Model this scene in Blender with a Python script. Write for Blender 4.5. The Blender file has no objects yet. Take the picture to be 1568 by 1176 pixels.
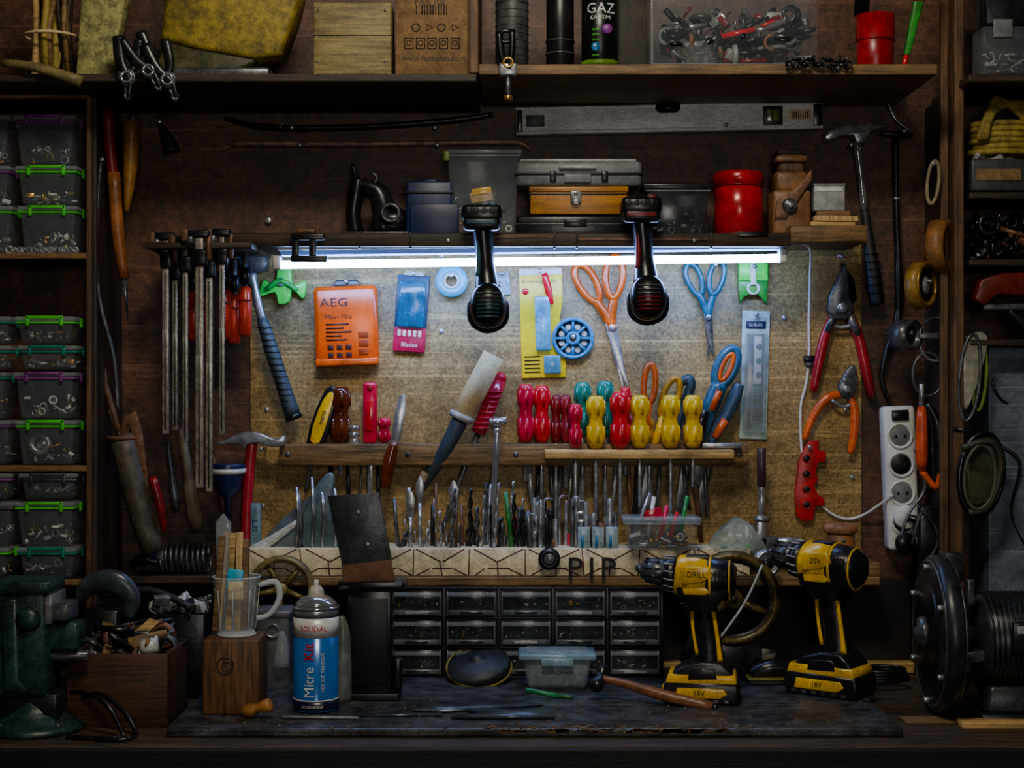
import bpy,bmesh,math,random
from mathutils import Vector,Matrix
random.seed(4)
rnd=random.uniform
ZC=1.335; D=2.4            # camera height, distance camera->back wall (m); 1 unit in the wall survey = 1 mm at the wall
def S(Y): return (D+Y)/D
def Yb(py): return D*(435/(py-600)-1)
# ---------------------------------------------------------------- materials
def lin(h):
    c=[int(h[i:i+2],16)/255 for i in (0,2,4)]
    return [x/12.92 if x<=.04045 else ((x+.055)/1.055)**2.4 for x in c]
MC={}
def M(h,r=.5,me=0,ns=60,va=.35,bu=.15,al=1,c2=None,em=0,ax=None,kind=None,dirt=.5,grit=.22):
    key=(h,r,me,ns,va,bu,al,c2,em,ax,kind,dirt,grit)
    if key in MC: return MC[key]
    m=bpy.data.materials.new('mat_'+h); m.use_nodes=True; nt=m.node_tree; N=nt.nodes; L=nt.links
    b=N['Principled BSDF']; c=lin(h)
    tc=N.new('ShaderNodeTexCoord'); mp=N.new('ShaderNodeMapping'); L.new(tc.outputs['Object'],mp.inputs[0])
    if ax: mp.inputs['Scale'].default_value=ax
    n=N.new('ShaderNodeTexNoise'); n.inputs['Scale'].default_value=ns; n.inputs['Detail'].default_value=6; n.inputs['Roughness'].default_value=.65
    L.new(mp.outputs[0],n.inputs['Vector'])
    cr_=N.new('ShaderNodeValToRGB'); e=cr_.color_ramp.elements
    d=[x*(1-va) for x in c]; l=lin(c2) if c2 else [min(1,x*(1+va*.4)) for x in c]
    e[0].position=.36; e[1].position=.64; e[0].color=(*d,1); e[1].color=(*l,1)
    L.new(n.outputs['Fac'],cr_.inputs[0]); out=cr_.outputs[0]
    if kind=='scratch':
        for ang,sc,th in ((.5,(2,70,70),.61),(-.9,(3,100,100),.64),(.15,(1.5,60,160),.62)):
            mp2=N.new('ShaderNodeMapping'); mp2.inputs['Rotation'].default_value=(0,ang,ang*.7); mp2.inputs['Scale'].default_value=sc
            L.new(tc.outputs['Object'],mp2.inputs[0]); n3=N.new('ShaderNodeTexNoise'); n3.inputs['Scale'].default_value=1.5; n3.inputs['Detail'].default_value=4; n3.inputs['Distortion'].default_value=.4
            L.new(mp2.outputs[0],n3.inputs['Vector'])
            r3=N.new('ShaderNodeValToRGB'); r3.color_ramp.elements[0].position=th; r3.color_ramp.elements[1].position=th+.06
            r3.color_ramp.elements[0].color=(0,0,0,1); r3.color_ramp.elements[1].color=(.5,.5,.5,1)
            L.new(n3.outputs['Fac'],r3.inputs[0])
            mx=N.new('ShaderNodeMix'); mx.data_type='RGBA'; mx.blend_type='MIX'; L.new(r3.outputs[0],mx.inputs[0])
            L.new(out,mx.inputs[6]); mx.inputs[7].default_value=(min(1,c[0]*1.9+.02),min(1,c[1]*1.9+.02),min(1,c[2]*1.9+.02),1); out=mx.outputs[2]
    def mul(out,scale,lo,p0,p1,hi=1,det=6):
        n2=N.new('ShaderNodeTexNoise'); n2.inputs['Scale'].default_value=scale; n2.inputs['Detail'].default_value=det; n2.inputs['Roughness'].default_value=.7
        L.new(tc.outputs['Object'],n2.inputs['Vector'])
        r4=N.new('ShaderNodeValToRGB'); r4.color_ramp.elements[0].color=(lo,lo,lo,1); r4.color_ramp.elements[0].position=p0; r4.color_ramp.elements[1].position=p1; r4.color_ramp.elements[1].color=(hi,hi,hi,1)
        L.new(n2.outputs['Fac'],r4.inputs[0])
        mx=N.new('ShaderNodeMix'); mx.data_type='RGBA'; mx.blend_type='MULTIPLY'; mx.inputs[0].default_value=1
        L.new(out,mx.inputs[6]); L.new(r4.outputs[0],mx.inputs[7]); return mx.outputs[2]
    if dirt: out=mul(out,9,1-dirt,.36,.55); 
    if dirt and grit: out=mul(out,330,1-grit,.36,.62,1+grit*.5,3)
    L.new(out,b.inputs['Base Color'])
    b.inputs['Roughness'].default_value=r; b.inputs['Metallic'].default_value=me
    if al<1: b.inputs['Alpha'].default_value=al
    if em:
        b.inputs['Emission Color'].default_value=(*c,1); b.inputs['Emission Strength'].default_value=em
    if bu:
        bp=N.new('ShaderNodeBump'); bp.inputs['Strength'].default_value=bu; bp.inputs['Distance'].default_value=.002
        L.new(n.outputs['Fac'],bp.inputs['Height']); L.new(bp.outputs[0],b.inputs['Normal'])
    MC[key]=m; return m
WX=(1,14,14); WY=(14,14,1)
hard=M('64402a',.5,0,90,.6,.3,kind='scratch',dirt=.65,grit=.35)
panel=M('b0935c',.45,0,200,.4,.3,kind='scratch',dirt=.5,grit=.4)
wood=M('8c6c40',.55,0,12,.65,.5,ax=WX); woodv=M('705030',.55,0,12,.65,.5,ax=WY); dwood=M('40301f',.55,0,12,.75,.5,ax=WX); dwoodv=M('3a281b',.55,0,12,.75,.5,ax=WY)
lwood=M('d2ab68',.5,0,12,.5,.4,ax=WX); lwoodv=M('d4b278',.5,0,12,.45,.4,ax=WY)
blk=M('17181c',.27,0,80,.4,.12); blkm=M('272a2e',.28,.3,60,.5,.25); rub=M('2a2d31',.5,0,120,.5,.5)
steel=M('bcc0c3',.25,.6,60,.5,.12); dsteel=M('6c6f72',.3,.5,60,.65,.25); rust=M('845c40',.5,.2,70,.6,.35); chrome=M('e4e8ea',.12,.8,30,.2,.05)
brass=M('c79a45',.3,.7,50,.4,.1); alu=M('d0d2ce',.4,.12,60,.35,.2,ax=(1,8,8),dirt=.4)
red=M('e0102a',.16,0,40,.2,.04,dirt=.3,grit=.1); crim=M('d4103c',.14,0,40,.3,.04,dirt=.25,grit=.1); dred=M('8c1018',.3,0,60,.4,.1); yel=M('ffc400',.18,0,60,.2,.05,dirt=.35,grit=.12)
ora=M('ff5c08',.25,0,60,.15,.05,dirt=.3,grit=.1); org=M('f86414',.25,0,60,.3,.08,grit=.1); blue=M('1e78b8',.25,0,60,.3,.05); navy=M('142c58',.4,0,60,.4,.1); teal=M('128a78',.18,0,60,.3,.05,grit=.1)
cyan=M('28b4d8',.35,0,60,.2,.05,dirt=.2,grit=.1); grn=M('4cd82a',.35,0,60,.2,.05,dirt=.2); pgrn=M('20f04c',.35,0,60,.2,.05,dirt=.2); pink=M('e81a5c',.3,0,60,.2,.05,dirt=.2)
white=M('e6e6e0',.35,0,60,.15,.05,dirt=.3,grit=.12); cream=M('e4cc96',.55,0,60,.3,.1); purp=M('8a3a8e',.4,0,60,.3,.05); grey=M('7c8183',.45,0,60,.3,.1); lgrey=M('a9acac',.4,0,60,.3,.1)
amber=M('6a2c12',.12,0,50,.5,.1); card=M('8c6c44',.8,0,70,.3,.2,dirt=.4); foam=M('a08a20',.6,0,60,.6,1.0)
clear=M('98a6ae',.1,0,60,.2,.05,al=.18,dirt=.2,grit=0); clear2=M('b8c4c8',.08,0,60,.2,.05,al=.36,dirt=.2,grit=0); smoke=M('3a4248',.15,0,60,.3,.1,al=.6)
vgreen=M('284a44',.35,.15,60,.6,.6,dirt=.7); dblk=M('0c0c0e',.45,0,60,.4,.2)
# ---------------------------------------------------------------- mesh builder
def cr(P,n,closed=False):
    k=len(P); out=[]
    for i in range(k if closed else k-1):
        g=lambda j:P[j%k] if closed else P[max(0,min(k-1,j))]
        a,b,c,d=g(i-1),g(i),g(i+1),g(i+2)
        for q in range(n):
            t=q/n; out.append(tuple(.5*(2*b[z]+(c[z]-a[z])*t+(2*a[z]-5*b[z]+4*c[z]-d[z])*t*t+(3*b[z]-a[z]-3*c[z]+d[z])*t**3) for z in range(len(b))))
    if not closed: out.append(tuple(P[-1]))
    return out
class O:
    def __init__(s,name,Y=-.007,kx=1):
        s.name=name; s.bm=bmesh.new(); s.mats=[]; s.Y=Y; s.k=.001*S(Y); s.M=None
    def rot(s,a,c,axis='Z'):
        c=Vector((c[0],c[1],c[2] if len(c)>2 else 0)); s.M=Matrix.Translation(c)@Matrix.Rotation(math.radians(a),4,axis)@Matrix.Translation(-c); return s
    def put(s,t,m):
        for v in t.verts:
            c=s.M@v.co if s.M else v.co
            v.co=((c.x-800)*s.k,s.Y-c.z*s.k,ZC+(600-c.y)*s.k)
        bmesh.ops.recalc_face_normals(t,faces=t.faces[:])
        if m not in s.mats: s.mats.append(m)
        i=s.mats.index(m); mp={v:s.bm.verts.new(v.co) for v in t.verts}
        for f in t.faces:
            nf=s.bm.faces.new([mp[v] for v in f.verts]); nf.material_index=i; nf.smooth=True
        t.free(); return s
    def box(s,x0,y0,x1,y1,d0,d1,m,b=1.5,a=0,top=None,rm=None):
        t=bmesh.new(); bmesh.ops.create_cube(t,size=1); cx,cy,cd=(x0+x1)/2,(y0+y1)/2,(d0+d1)/2
        for v in t.verts:
            k=top if (top and v.co.y>0) else 1
            v.co=Vector((v.co.x*abs(x1-x0)*k,v.co.y*abs(y1-y0),v.co.z*abs(d1-d0)*k))
        if b: bmesh.ops.bevel(t,geom=t.edges[:],offset=min(b,.3*min(abs(x1-x0),abs(y1-y0),abs(d1-d0))),segments=2,profile=.5,affect='EDGES')
        R=Matrix.Rotation(math.radians(a),4,'Z')
        if rm: R=rm
        for v in t.verts: v.co=R@v.co+Vector((cx,cy,cd))
        return s.put(t,m)
    def line(s,x0,y0,x1,y1,w,d0,d1,m):
        L=math.hypot(x1-x0,y1-y0); cx,cy=(x0+x1)/2,(y0+y1)/2
        return s.box(cx-L/2,cy-w/2,cx+L/2,cy+w/2,d0,d1,m,0,a=math.degrees(math.atan2(y1-y0,x1-x0)))
    def poly(s,pts,d0,d1,m,b=0,sm=0):
        if sm: pts=cr([tuple(p) for p in pts],sm,True)
        t=bmesh.new(); f=t.faces.new([t.verts.new((p[0],p[1],d0)) for p in pts])
        r=bmesh.ops.extrude_face_region(t,geom=[f]); nv=[v for v in r['geom'] if isinstance(v,bmesh.types.BMVert)]
        for v in nv: v.co.z=d1
        if b:
            es=[e for e in t.edges if abs(e.verts[0].co.z-e.verts[1].co.z)<1e-6]
            bmesh.ops.bevel(t,geom=es,offset=b,segments=2,profile=.5,affect='EDGES')
        return s.put(t,m)
    def tube(s,pts,r,m,n=8,sm=0,closed=False,fl=1,tw=0):
        k=len(pts); rr=list(r) if isinstance(r,(list,tuple)) else [r]*k
        Q=[(p[0],p[1],p[2] if len(p)>2 else 0.,q) for p,q in zip(pts,rr)]
        if sm: Q=cr(Q,sm,closed)
        P=[Vector(q[:3]) for q in Q]; k=len(P); t=bmesh.new(); rings=[]; N_=None
        for i in range(k):
            a=P[(i-1)%k] if (closed or i>0) else P[i]; b=P[(i+1)%k] if (closed or i<k-1) else P[i]
            T=(b-a).normalized()
            if N_ is None:
                u=Vector((0,0,1)); u=Vector((1,0,0)) if abs(T.dot(u))>.9 else u; N_=u
            N_=(N_-T*N_.dot(T)).normalized(); B=T.cross(N_); R=max(Q[i][3],.05)
            ring=[]
            for j in range(n):
                an=2*math.pi*j/n; cx,cy=math.cos(an)*fl*R,math.sin(an)*R
                if tw: c_,s_=math.cos(tw*i),math.sin(tw*i); cx,cy=cx*c_-cy*s_,cx*s_+cy*c_
                ring.append(t.verts.new(P[i]+N_*cx+B*cy))
            rings.append(ring)
        for i in range(k if closed else k-1):
            a,b=rings[i],rings[(i+1)%k]
            for j in range(n): t.faces.new((a[j],a[(j+1)%n],b[(j+1)%n],b[j]))
        if not closed: t.faces.new(rings[0]); t.faces.new(rings[-1])
        return s.put(t,m)
    def lathe(s,a,b,prof,m,n=24,closed=False,fl=1):
        a=Vector((a[0],a[1],a[2] if len(a)>2 else 0)); b=Vector((b[0],b[1],b[2] if len(b)>2 else 0)); T=(b-a); Tn=T.normalized()
        u=Vector((0,0,1)); u=Vector((1,0,0)) if abs(Tn.dot(u))>.9 else u
        N_=(u-Tn*u.dot(Tn)).normalized(); B=Tn.cross(N_); t=bmesh.new()
        rings=[[t.verts.new(a+T*q+(N_*math.cos(2*math.pi*j/n)*fl+B*math.sin(2*math.pi*j/n))*max(r,.05)) for j in range(n)] for q,r in prof]
        k=len(rings)
        for i in range(k if closed else k-1):
            p,q=rings[i],rings[(i+1)%k]
            for j in range(n): t.faces.new((p[j],p[(j+1)%n],q[(j+1)%n],q[j]))
        if not closed: t.faces.new(rings[0]); t.faces.new(rings[-1])
        return s.put(t,m)
    def cyl(s,a,b,r,m,n=20,e=0):
        L=(Vector((*a,0)[:3])-Vector((*b,0)[:3])).length; e=min(e or .12*r,L*.3)/L
        return s.lathe(a,b,[(0,r*.88),(e,r),(1-e,r),(1,r*.88)],m,n)
    def disc(s,x,y,r,d0,d1,m,hole=0,n=32):
        if hole: return s.lathe((x,y,d0),(x,y,d1),[(0,hole),(0,r),(1,r),(1,hole)],m,n,True)
        return s.cyl((x,y,d0),(x,y,d1),r,m,n)
    def ring(s,x,y,d,R,r,m,axis='d',ry=None,n=28,nr=8):
        ry=ry or R; P=[]
        for i in range(n):
            c,q=math.cos(2*math.pi*i/n),math.sin(2*math.pi*i/n)
            P.append({'d':(x+R*c,y+ry*q,d),'y':(x+R*c,y,d+ry*q),'x':(x,y+R*c,d+ry*q)}[axis])
        return s.tube(P,r,m,nr,0,True)
    def sph(s,x,y,d,r,m,ry=None,rd=None):
        t=bmesh.new(); bmesh.ops.create_uvsphere(t,u_segments=20,v_segments=12,radius=1)
        for v in t.verts: v.co=Vector((x+v.co.x*r,y+v.co.y*(ry or r),d+v.co.z*(rd or r)))
        return s.put(t,m)
    def text(s,tx,x,y,h,d,m,a=0,wrap=None,sx=1,ext=0):
        cu=bpy.data.curves.new('t','FONT'); cu.body=tx; cu.size=h/.7; cu.align_x='CENTER'; cu.align_y='CENTER'; cu.extrude=ext; cu.resolution_u=2
        ob=bpy.data.objects.new('t',cu); bpy.context.scene.collection.objects.link(ob)
        dg=bpy.context.evaluated_depsgraph_get(); me=bpy.data.meshes.new_from_object(ob.evaluated_get(dg))
        t=bmesh.new(); t.from_mesh(me); bpy.data.objects.remove(ob); bpy.data.meshes.remove(me)
        if wrap: bmesh.ops.triangulate(t,faces=t.faces[:])
        ca,sa=math.cos(math.radians(a)),math.sin(math.radians(a))
        for v in t.verts:
            vx,vy=v.co.x*sx,-v.co.y; X,Yy,dd=x+vx*ca-vy*sa,y+vx*sa+vy*ca,d+v.co.z
            if wrap: th=(X-wrap[0])/wrap[1]; X=wrap[0]+(wrap[1]+d)*math.sin(th); dd=wrap[2]+(wrap[1]+d)*math.cos(th)
            v.co=(X,Yy,dd)
        return s.put(t,m)
    def junk(s,x0,y0,x1,y1,d0,d1,n,mats,sz=(4,14)):
        for i in range(n):
            x,y,d,z=rnd(x0,x1),rnd(y0,y1),rnd(d0,d1),rnd(*sz); m=random.choice(mats); k=random.random()
            dx,dy,dz=rnd(-1,1),rnd(-.7,.7),rnd(-.6,.6)
            if k<.3: s.ring(x,y,d,z*.6,z*.2,m,random.choice('dyx'),n=10,nr=5)
            elif k<.7: s.tube([(x-dx*z,y-dy*z,d-dz*z),(x+dx*z,y+dy*z,d+dz*z)],[z*.22,z*.16],m,6)
            else:
                R=Matrix.Rotation(rnd(0,3),4,Vector((dx,dy,dz+.1)).normalized()); s.box(x-z*.6,y-z*.35,x+z*.6,y+z*.35,d-z*.25,d+z*.25,m,1,rm=R)
        return s
    def nail(s,x,y,d=18,d0=0): s.cyl((x,y,d0),(x,y,d),1.8,dsteel,8); s.cyl((x,y,d),(x,y,d+2),3.6,steel,10); return s
    def done(s):
        for e in s.bm.edges:
            if len(e.link_faces)==2 and e.calc_face_angle(0)>.62: e.smooth=False
        xs=[v.co for v in s.bm.verts]; c=Vector([(min(v[i] for v in xs)+max(v[i] for v in xs))/2 for i in range(3)])
        for v in s.bm.verts: v.co-=c
        me=bpy.data.meshes.new(s.name); s.bm.to_mesh(me); s.bm.free()
        for m in s.mats: me.materials.append(m)
        ob=bpy.data.objects.new(s.name,me); ob.location=c; bpy.context.scene.collection.objects.link(ob); return ob
def WB(name,x0,x1,y0,y1,z0,z1,m,b=0.002):
    bm=bmesh.new(); bmesh.ops.create_cube(bm,size=1)
    for v in bm.verts: v.co=Vector((v.co.x*(x1-x0),v.co.y*(y1-y0),v.co.z*(z1-z0)))
    if b: bmesh.ops.bevel(bm,geom=bm.edges[:],offset=b,segments=2,profile=.5,affect='EDGES')
    me=bpy.data.meshes.new(name); bm.to_mesh(me); bm.free(); me.materials.append(m)
    ob=bpy.data.objects.new(name,me); ob.location=((x0+x1)/2,(y0+y1)/2,(z0+z1)/2); bpy.context.scene.collection.objects.link(ob); return ob
def parent(name,obs):
    e=bpy.data.objects.new(name,None); bpy.context.scene.collection.objects.link(e)
    for o in obs: o.parent=e
    return e
# ---------------------------------------------------------------- room shell
plaster=M('3c3a38',.85,0,30,.3,.2)
WB('wall_back',-1.5,1.5,0,.1,0,2.5,hard,0)
WB('wall_left',-1.6,-1.5,-3,.1,0,2.5,plaster,0); WB('wall_right',1.5,1.6,-3,.1,0,2.5,plaster,0)
WB('floor',-1.6,1.6,-3,.1,-.1,0,M('3a3835',.8,0,20,.4,.2),0); WB('ceiling',-1.6,1.6,-3,.1,2.5,2.6,plaster,0)
o=O('tool_board',-.0005); o.box(392,375,1345,905,0,6.5,panel,1)
for x,y in ((418,400),(1310,400),(1320,640),(418,640),(412,790),(1330,745),(690,518),(1224,497),(690,400)): o.cyl((x,y,6),(x,y,9),4,steel,12)
o.done()
def xw(px,Y): return (px-800)*.001*S(Y)
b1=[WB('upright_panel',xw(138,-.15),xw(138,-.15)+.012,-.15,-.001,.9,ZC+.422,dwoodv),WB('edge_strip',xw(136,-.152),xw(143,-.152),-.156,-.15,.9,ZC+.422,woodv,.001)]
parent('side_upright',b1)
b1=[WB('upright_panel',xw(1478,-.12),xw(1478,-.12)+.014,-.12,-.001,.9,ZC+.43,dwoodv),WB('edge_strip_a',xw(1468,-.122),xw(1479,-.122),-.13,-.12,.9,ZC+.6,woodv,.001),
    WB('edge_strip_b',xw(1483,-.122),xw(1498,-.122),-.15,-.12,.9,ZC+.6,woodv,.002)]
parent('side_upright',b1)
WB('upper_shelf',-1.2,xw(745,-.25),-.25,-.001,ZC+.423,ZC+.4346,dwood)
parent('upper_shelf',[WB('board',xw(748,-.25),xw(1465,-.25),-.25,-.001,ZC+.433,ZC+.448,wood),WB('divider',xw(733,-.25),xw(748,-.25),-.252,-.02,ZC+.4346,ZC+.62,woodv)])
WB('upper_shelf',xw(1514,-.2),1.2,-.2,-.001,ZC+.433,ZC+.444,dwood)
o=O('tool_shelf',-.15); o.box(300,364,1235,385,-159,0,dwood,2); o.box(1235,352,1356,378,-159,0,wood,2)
for x in (330,560,640,865,900,1110): o.box(x,362,x+3,388,-60,1.5,dblk,.5)
for x in (700,1085): o.disc(x,376,3,0,2,steel)
o.box(1152,362,1200,370,0,2,blk,1); o.box(720,367,866,372,0,1.5,wood,.5); o.box(905,372,1105,376,0,1.5,rust,.5); o.done()
# LED batten
o=O('led_tube_light',-.12); o.rot(-.75,(820,400))
o.box(440,387,1222,396,-14,14,M('7aa0e8',.25,0,5,0,0,em=.18,dirt=0),4); o.box(436,382,1226,388,-18,18,white,1)
led=M('98bcff',.3,0,5,0,0,em=66,dirt=0)
o.cyl((436,409,4),(1220,409,4),6.2,led,16)
o.box(428,395,440,417,-10,14,white,3); o.box(1216,395,1228,417,-10,14,white,3); o.done()
# ---------------------------------------------------------------- racks
o=O('tool_rack',-.007); o.box(443,692,1163,725,0,44,wood,2)
for x in (456,640,806,1000,1148): o.disc(x,708,4,43.5,46,dsteel)
o.box(850,700,1138,714,44,66,lwood,1.5); o.box(1090,690,1150,698,44,60,steel,1); o.done()
o=O('drill_bit_rack',-.1); cw_=M('f0e2bc',.5,0,60,.3,.2,dirt=.35); o.box(378,857,1172,900,-98,0,cw_,1.5); lm_=M('6a2c14',.6,0,60,.5,.1)
for i in range(9):
    x=382+i*88
    for (a,b,c,d_) in ((0,858,0,899),(6,858,44,878),(44,878,82,858),(44,878,44,899),(6,899,26,888),(62,888,84,899),(26,888,62,888)): o.line(x+a+rnd(-3,3),b,x+c+rnd(-3,3),d_,2,0,.5,lm_)
o.done()
WB('lower_shelf',xw(378,-.1),xw(1375,-.1),-.104,-.001,ZC-.302,ZC-.288,wood)
WB('lower_shelf',xw(200,-.08),xw(376,-.08),-.08,-.001,ZC-.302,ZC-.29,dwood)
o=O('shelf_end_stop',-.1); o.box(1355,880,1376,901,-60,2,wood,2); o.done()
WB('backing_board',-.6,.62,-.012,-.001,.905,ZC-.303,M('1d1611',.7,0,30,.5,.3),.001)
# ---------------------------------------------------------------- bench
matb=M('484c52',.35,0,40,.75,.7,kind='scratch',dirt=.75,grit=.55)
WB('work_bench_mat',xw(260,-.46),xw(1412,-.46),-.46,-.035,.889,.9,matb,.003)
bt=M('4c3c2a',.6,0,14,.6,.5,ax=WX)
bw=[WB('top',-1.25,1.25,-.50,-.002,.855,.888,bt,.003),WB('fascia',-1.25,1.25,-.49,-.465,.76,.855,M('17110c',.6,0,12,.6,.4,ax=WX)),WB('edge_strip',-1.25,1.25,-.508,-.5,.85,.885,M('14110e',.6,0,12,.6,.4,ax=WX),.002)]
for i,x in enumerate((-1.2,0,1.13)):
    bw.append(WB('leg_%d'%i,x,x+.07,-.48,-.41,0,.855,dwoodv)); bw.append(WB('rear_leg_%d'%i,x,x+.07,-.08,-.01,0,.855,dwoodv))
parent('work_bench',bw)
WB('bench_rear_strip',xw(620,-.03),.62,-.034,-.013,.889,.906,lwood)
o=O('wood_shavings',-.45); sh=[M('6a5030',.6),M('7c6038',.6),rust,dsteel,M('8c7a5c',.6)]
for i in range(340):
    x=rnd(760,1180) if i<120 else rnd(300,1390); d=rnd(-14,12) if i<120 else rnd(-200,12); z=rnd(1.5,6) if i<120 else rnd(1,4); R=Matrix.Rotation(rnd(-1.3,1.3),4,'Y')
    o.box(x-z,1134.4-rnd(0,1),x+z,1135.6,d-.6,d+.7,random.choice(sh),.3,rm=R)
for i in range(70):
    x=rnd(790,1130); z=rnd(4,14); o.box(x-z,1136+rnd(-1,4),x+z,1138+rnd(0,6),10.5,13,random.choice(sh),.5,a=rnd(-8,8))
o.done()
# ---------------------------------------------------------------- small parts drawer cabinet
o=O('small_parts_drawer_cabinet',-.12)
y1=600+435/.95
o.box(606,918,1036,y1,-95,-8,dblk,2)
for c in range(6): o.box(606+c*85.2,918,611+c*85.2,y1,-12,0,blkm,1)
for r in range(4): o.box(606,918+r*46,1036,922+r*46,-12,-1,blkm,1)
dfm=M('6a7074',.18,0,60,.4,.1,al=.85)
for c in range(5):
    for r in range(3):
        x,y=613+c*85.2,924+r*46
        o.box(x,y,x+76,y+38,-7,-3,smoke,1); o.box(x,y+2,x+76,y+8,-4,4,clear2,1); o.box(x+2,y+29,x+74,y+37,-4,5,dfm,2)
        o.box(x,y,x+2.5,y+38,-4,3,dfm,.5); o.box(x+73.5,y,x+76,y+38,-4,3,dfm,.5)
        o.box(x+20,y+31,x+56,y+35,5,6,lgrey if (c+r)%3==0 else smoke,.3)
        o.junk(x+6,y+13,x+70,y+26,-6,-3,18,[steel,brass,dsteel,lgrey],(2,5))
o.done()
# ---------------------------------------------------------------- objects on tool shelf
YS=-.085; BS=600-221.3/S(YS)
o=O('jigsaw',YS)
o.box(540,BS-6,640,BS,-35,30,dsteel,1); o.tube([(556,BS-8,0),(552,335,0),(557,300,0),(560,280,0)],[13,12,13,11],blk,12,4)
o.tube([(558,282,0),(552,262,0),(550,255,0)],[5,4,2],blkm,8); o.tube([(565,290,0),(590,300,0),(600,330,0),(598,BS-10,0)],[12,16,19,18],blkm,14,5)
o.lathe((590,345,0),(640,345,0),[(0,16),(.2,20),(.7,20),(1,14)],blk); o.tube([(575,300,8),(590,280,8),(582,272,8)],[3,3,3],dsteel,6,4); o.ring(612,335,22,13,3,dsteel); o.done()
o=O('storage_case',YS); o.box(636,286,708,BS,-30,28,navy,4); o.box(634,302,710,306,-32,30,dblk,1); o.box(642,322,718,BS,24,34,M('0e2350',.4,0,60,.3,.1),2); o.box(662,280,684,287,-5,5,navy,2); o.done()
def tub(name,x0,y0,x1,y1,Y,clip,dep=50,n=20,js=(3,9),cm=None,taper=.86):
    o=O(name,Y); h=y1-y0; cx=(x0+x1)/2; w=(x1-x0)/2
    o.box(x0+3,y0+6,x1-3,y1,-dep/2,dep/2,cm or clear,4,top=taper)
    o.box(x0,y0,x1,y0+7,-dep/2-3,dep/2+3,clear2,2.5); o.box(x0+1,y0+8,x1-1,y0+11,-dep/2-1,dep/2+2,clip or clear2,1)
    if clip:
        o.box(cx-w*.62,y0-1,cx-w*.5,y0+15,dep/2,dep/2+5,clip,1.5); o.box(cx+w*.5,y0-1,cx+w*.62,y0+15,dep/2,dep/2+5,clip,1.5); o.box(cx-w*.62,y0-1,cx+w*.62,y0+4,dep/2+1,dep/2+5,clip,1.5)
        o.box(x0-3,y0+2,x0+1,y0+16,-8,8,clip,1); o.box(x1-1,y0+2,x1+3,y0+16,-8,8,clip,1)
    o.junk(x0+12,y0+h*.55,x1-12,y1-6,-dep/2+8,dep/2-7,n,[steel,dsteel,lgrey,white,brass],js); return o
o=tub('plastic_storage_tub',697,238,815,BS,YS,None,60,26,(4,12)); o.box(694,240,704,256,20,34,M('7f9a2a',.4),2); o.box(735,300,770,318,8,20,lwood,2,a=-12); o.box(738,296,768,306,18,22,yel,1,a=-8); o.done()
o=O('plastic_case',YS); o.box(806,256,1000,295,-45,32,grey,6); o.box(804,274,1002,278,-47,34,dblk,1); o.box(872,262,930,270,28,38,lgrey,3); o.box(880,276,922,290,30,36,grey,2); o.box(858,272,868,288,30,36,blkm,1); o.box(938,272,948,288,30,36,blkm,1)
o.box(812,252,992,257,-40,28,lgrey,2); o.done()
o=O('wooden_box',YS); ww=M('c8861e',.35,0,10,.4,.2,ax=WX); o.box(828,297,978,338,-40,30,ww,2); o.box(826,295,980,304,-42,32,ww,2); o.box(826,306,980,308,-40,31.5,dblk,.3); o.box(890,302,907,322,31,36,steel,1.5); o.ring(898,318,37,5,1.5,steel); o.cyl((898,306,36),(898,306,40),3,steel); o.done()
o=O('tool_case',YS); o.box(808,340,986,BS,-42,30,blk,3); o.box(806,352,988,354,-43,31.5,dsteel,.5); o.box(880,346,915,358,30,35,blkm,2); o.done()
o=tub('plastic_storage_tub',1005,292,1108,BS,YS,None,56,30,(4,11),cm=smoke); o.box(1002,290,1111,300,-32,32,blkm,2); o.done()
o=O('red_tin',YS); rtin=M('c80c20',.22,.1,40,.3,.05,dirt=.5); o.cyl((1154,BS,0),(1154,284,0),38,rtin,36,2); o.lathe((1154,292,0),(1154,270,0),[(0,39.5),(.5,39.5),(.85,39),(1,36)],rtin,36); o.ring(1154,292,0,39.5,1,dred,'y',n=36); o.ring(1154,BS-3,0,38.5,1.5,dred,'y',n=36); o.done()
o=O('wooden_hand_plane',YS); br=M('94683e',.45,0,30,.5,.3)
o.box(1203,300,1262,BS,-30,28,br,5); o.box(1208,270,1258,302,-24,22,br,6); o.box(1214,240,1254,272,-12,16,woodv,5); o.box(1210,246,1258,256,-18,22,br,3); o.box(1212,236,1256,243,-14,18,dwood,2); o.lathe((1228,325,28),(1228,325,36),[(0,13),(.6,12),(1,9)],dsteel); o.cyl((1228,325,36),(1228,325,42),4,steel)
o.poly([(1205,345),(1208,318),(1240,296),(1262,268),(1262,286),(1244,312),(1222,345)],28,33,rust,1.5); o.done()
YW=-.09; BW=600-(600-352)*S(-.15)/S(YW)
o=O('small_cardboard_box',YW); o.box(1268,290,1316,BW-27,-20,20,lgrey,1.5); o.box(1272,296,1312,302,20,21,white,.2); o.box(1267,289,1317,293,-21,21,grey,1); o.done()
o=O('wood_offcuts',YW); o.box(1262,BW-10,1332,BW,-25,22,lwood,1.5); o.box(1268,BW-19,1336,BW-10,-20,24,lwoodv,1.5,a=1); o.box(1272,BW-27,1325,BW-18,-22,20,wood,1.5,a=-1); o.done()
o=O('small_bar_clamp',-.155); o.box(457,368,468,408,0,10,blkm,2); o.box(484,366,495,410,0,10,blkm,2); o.box(455,366,508,376,0,12,blkm,2); o.cyl((466,362,5),(494,362,5),5,rust); o.box(455,400,512,410,-2,12,blkm,2); o.done()
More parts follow.
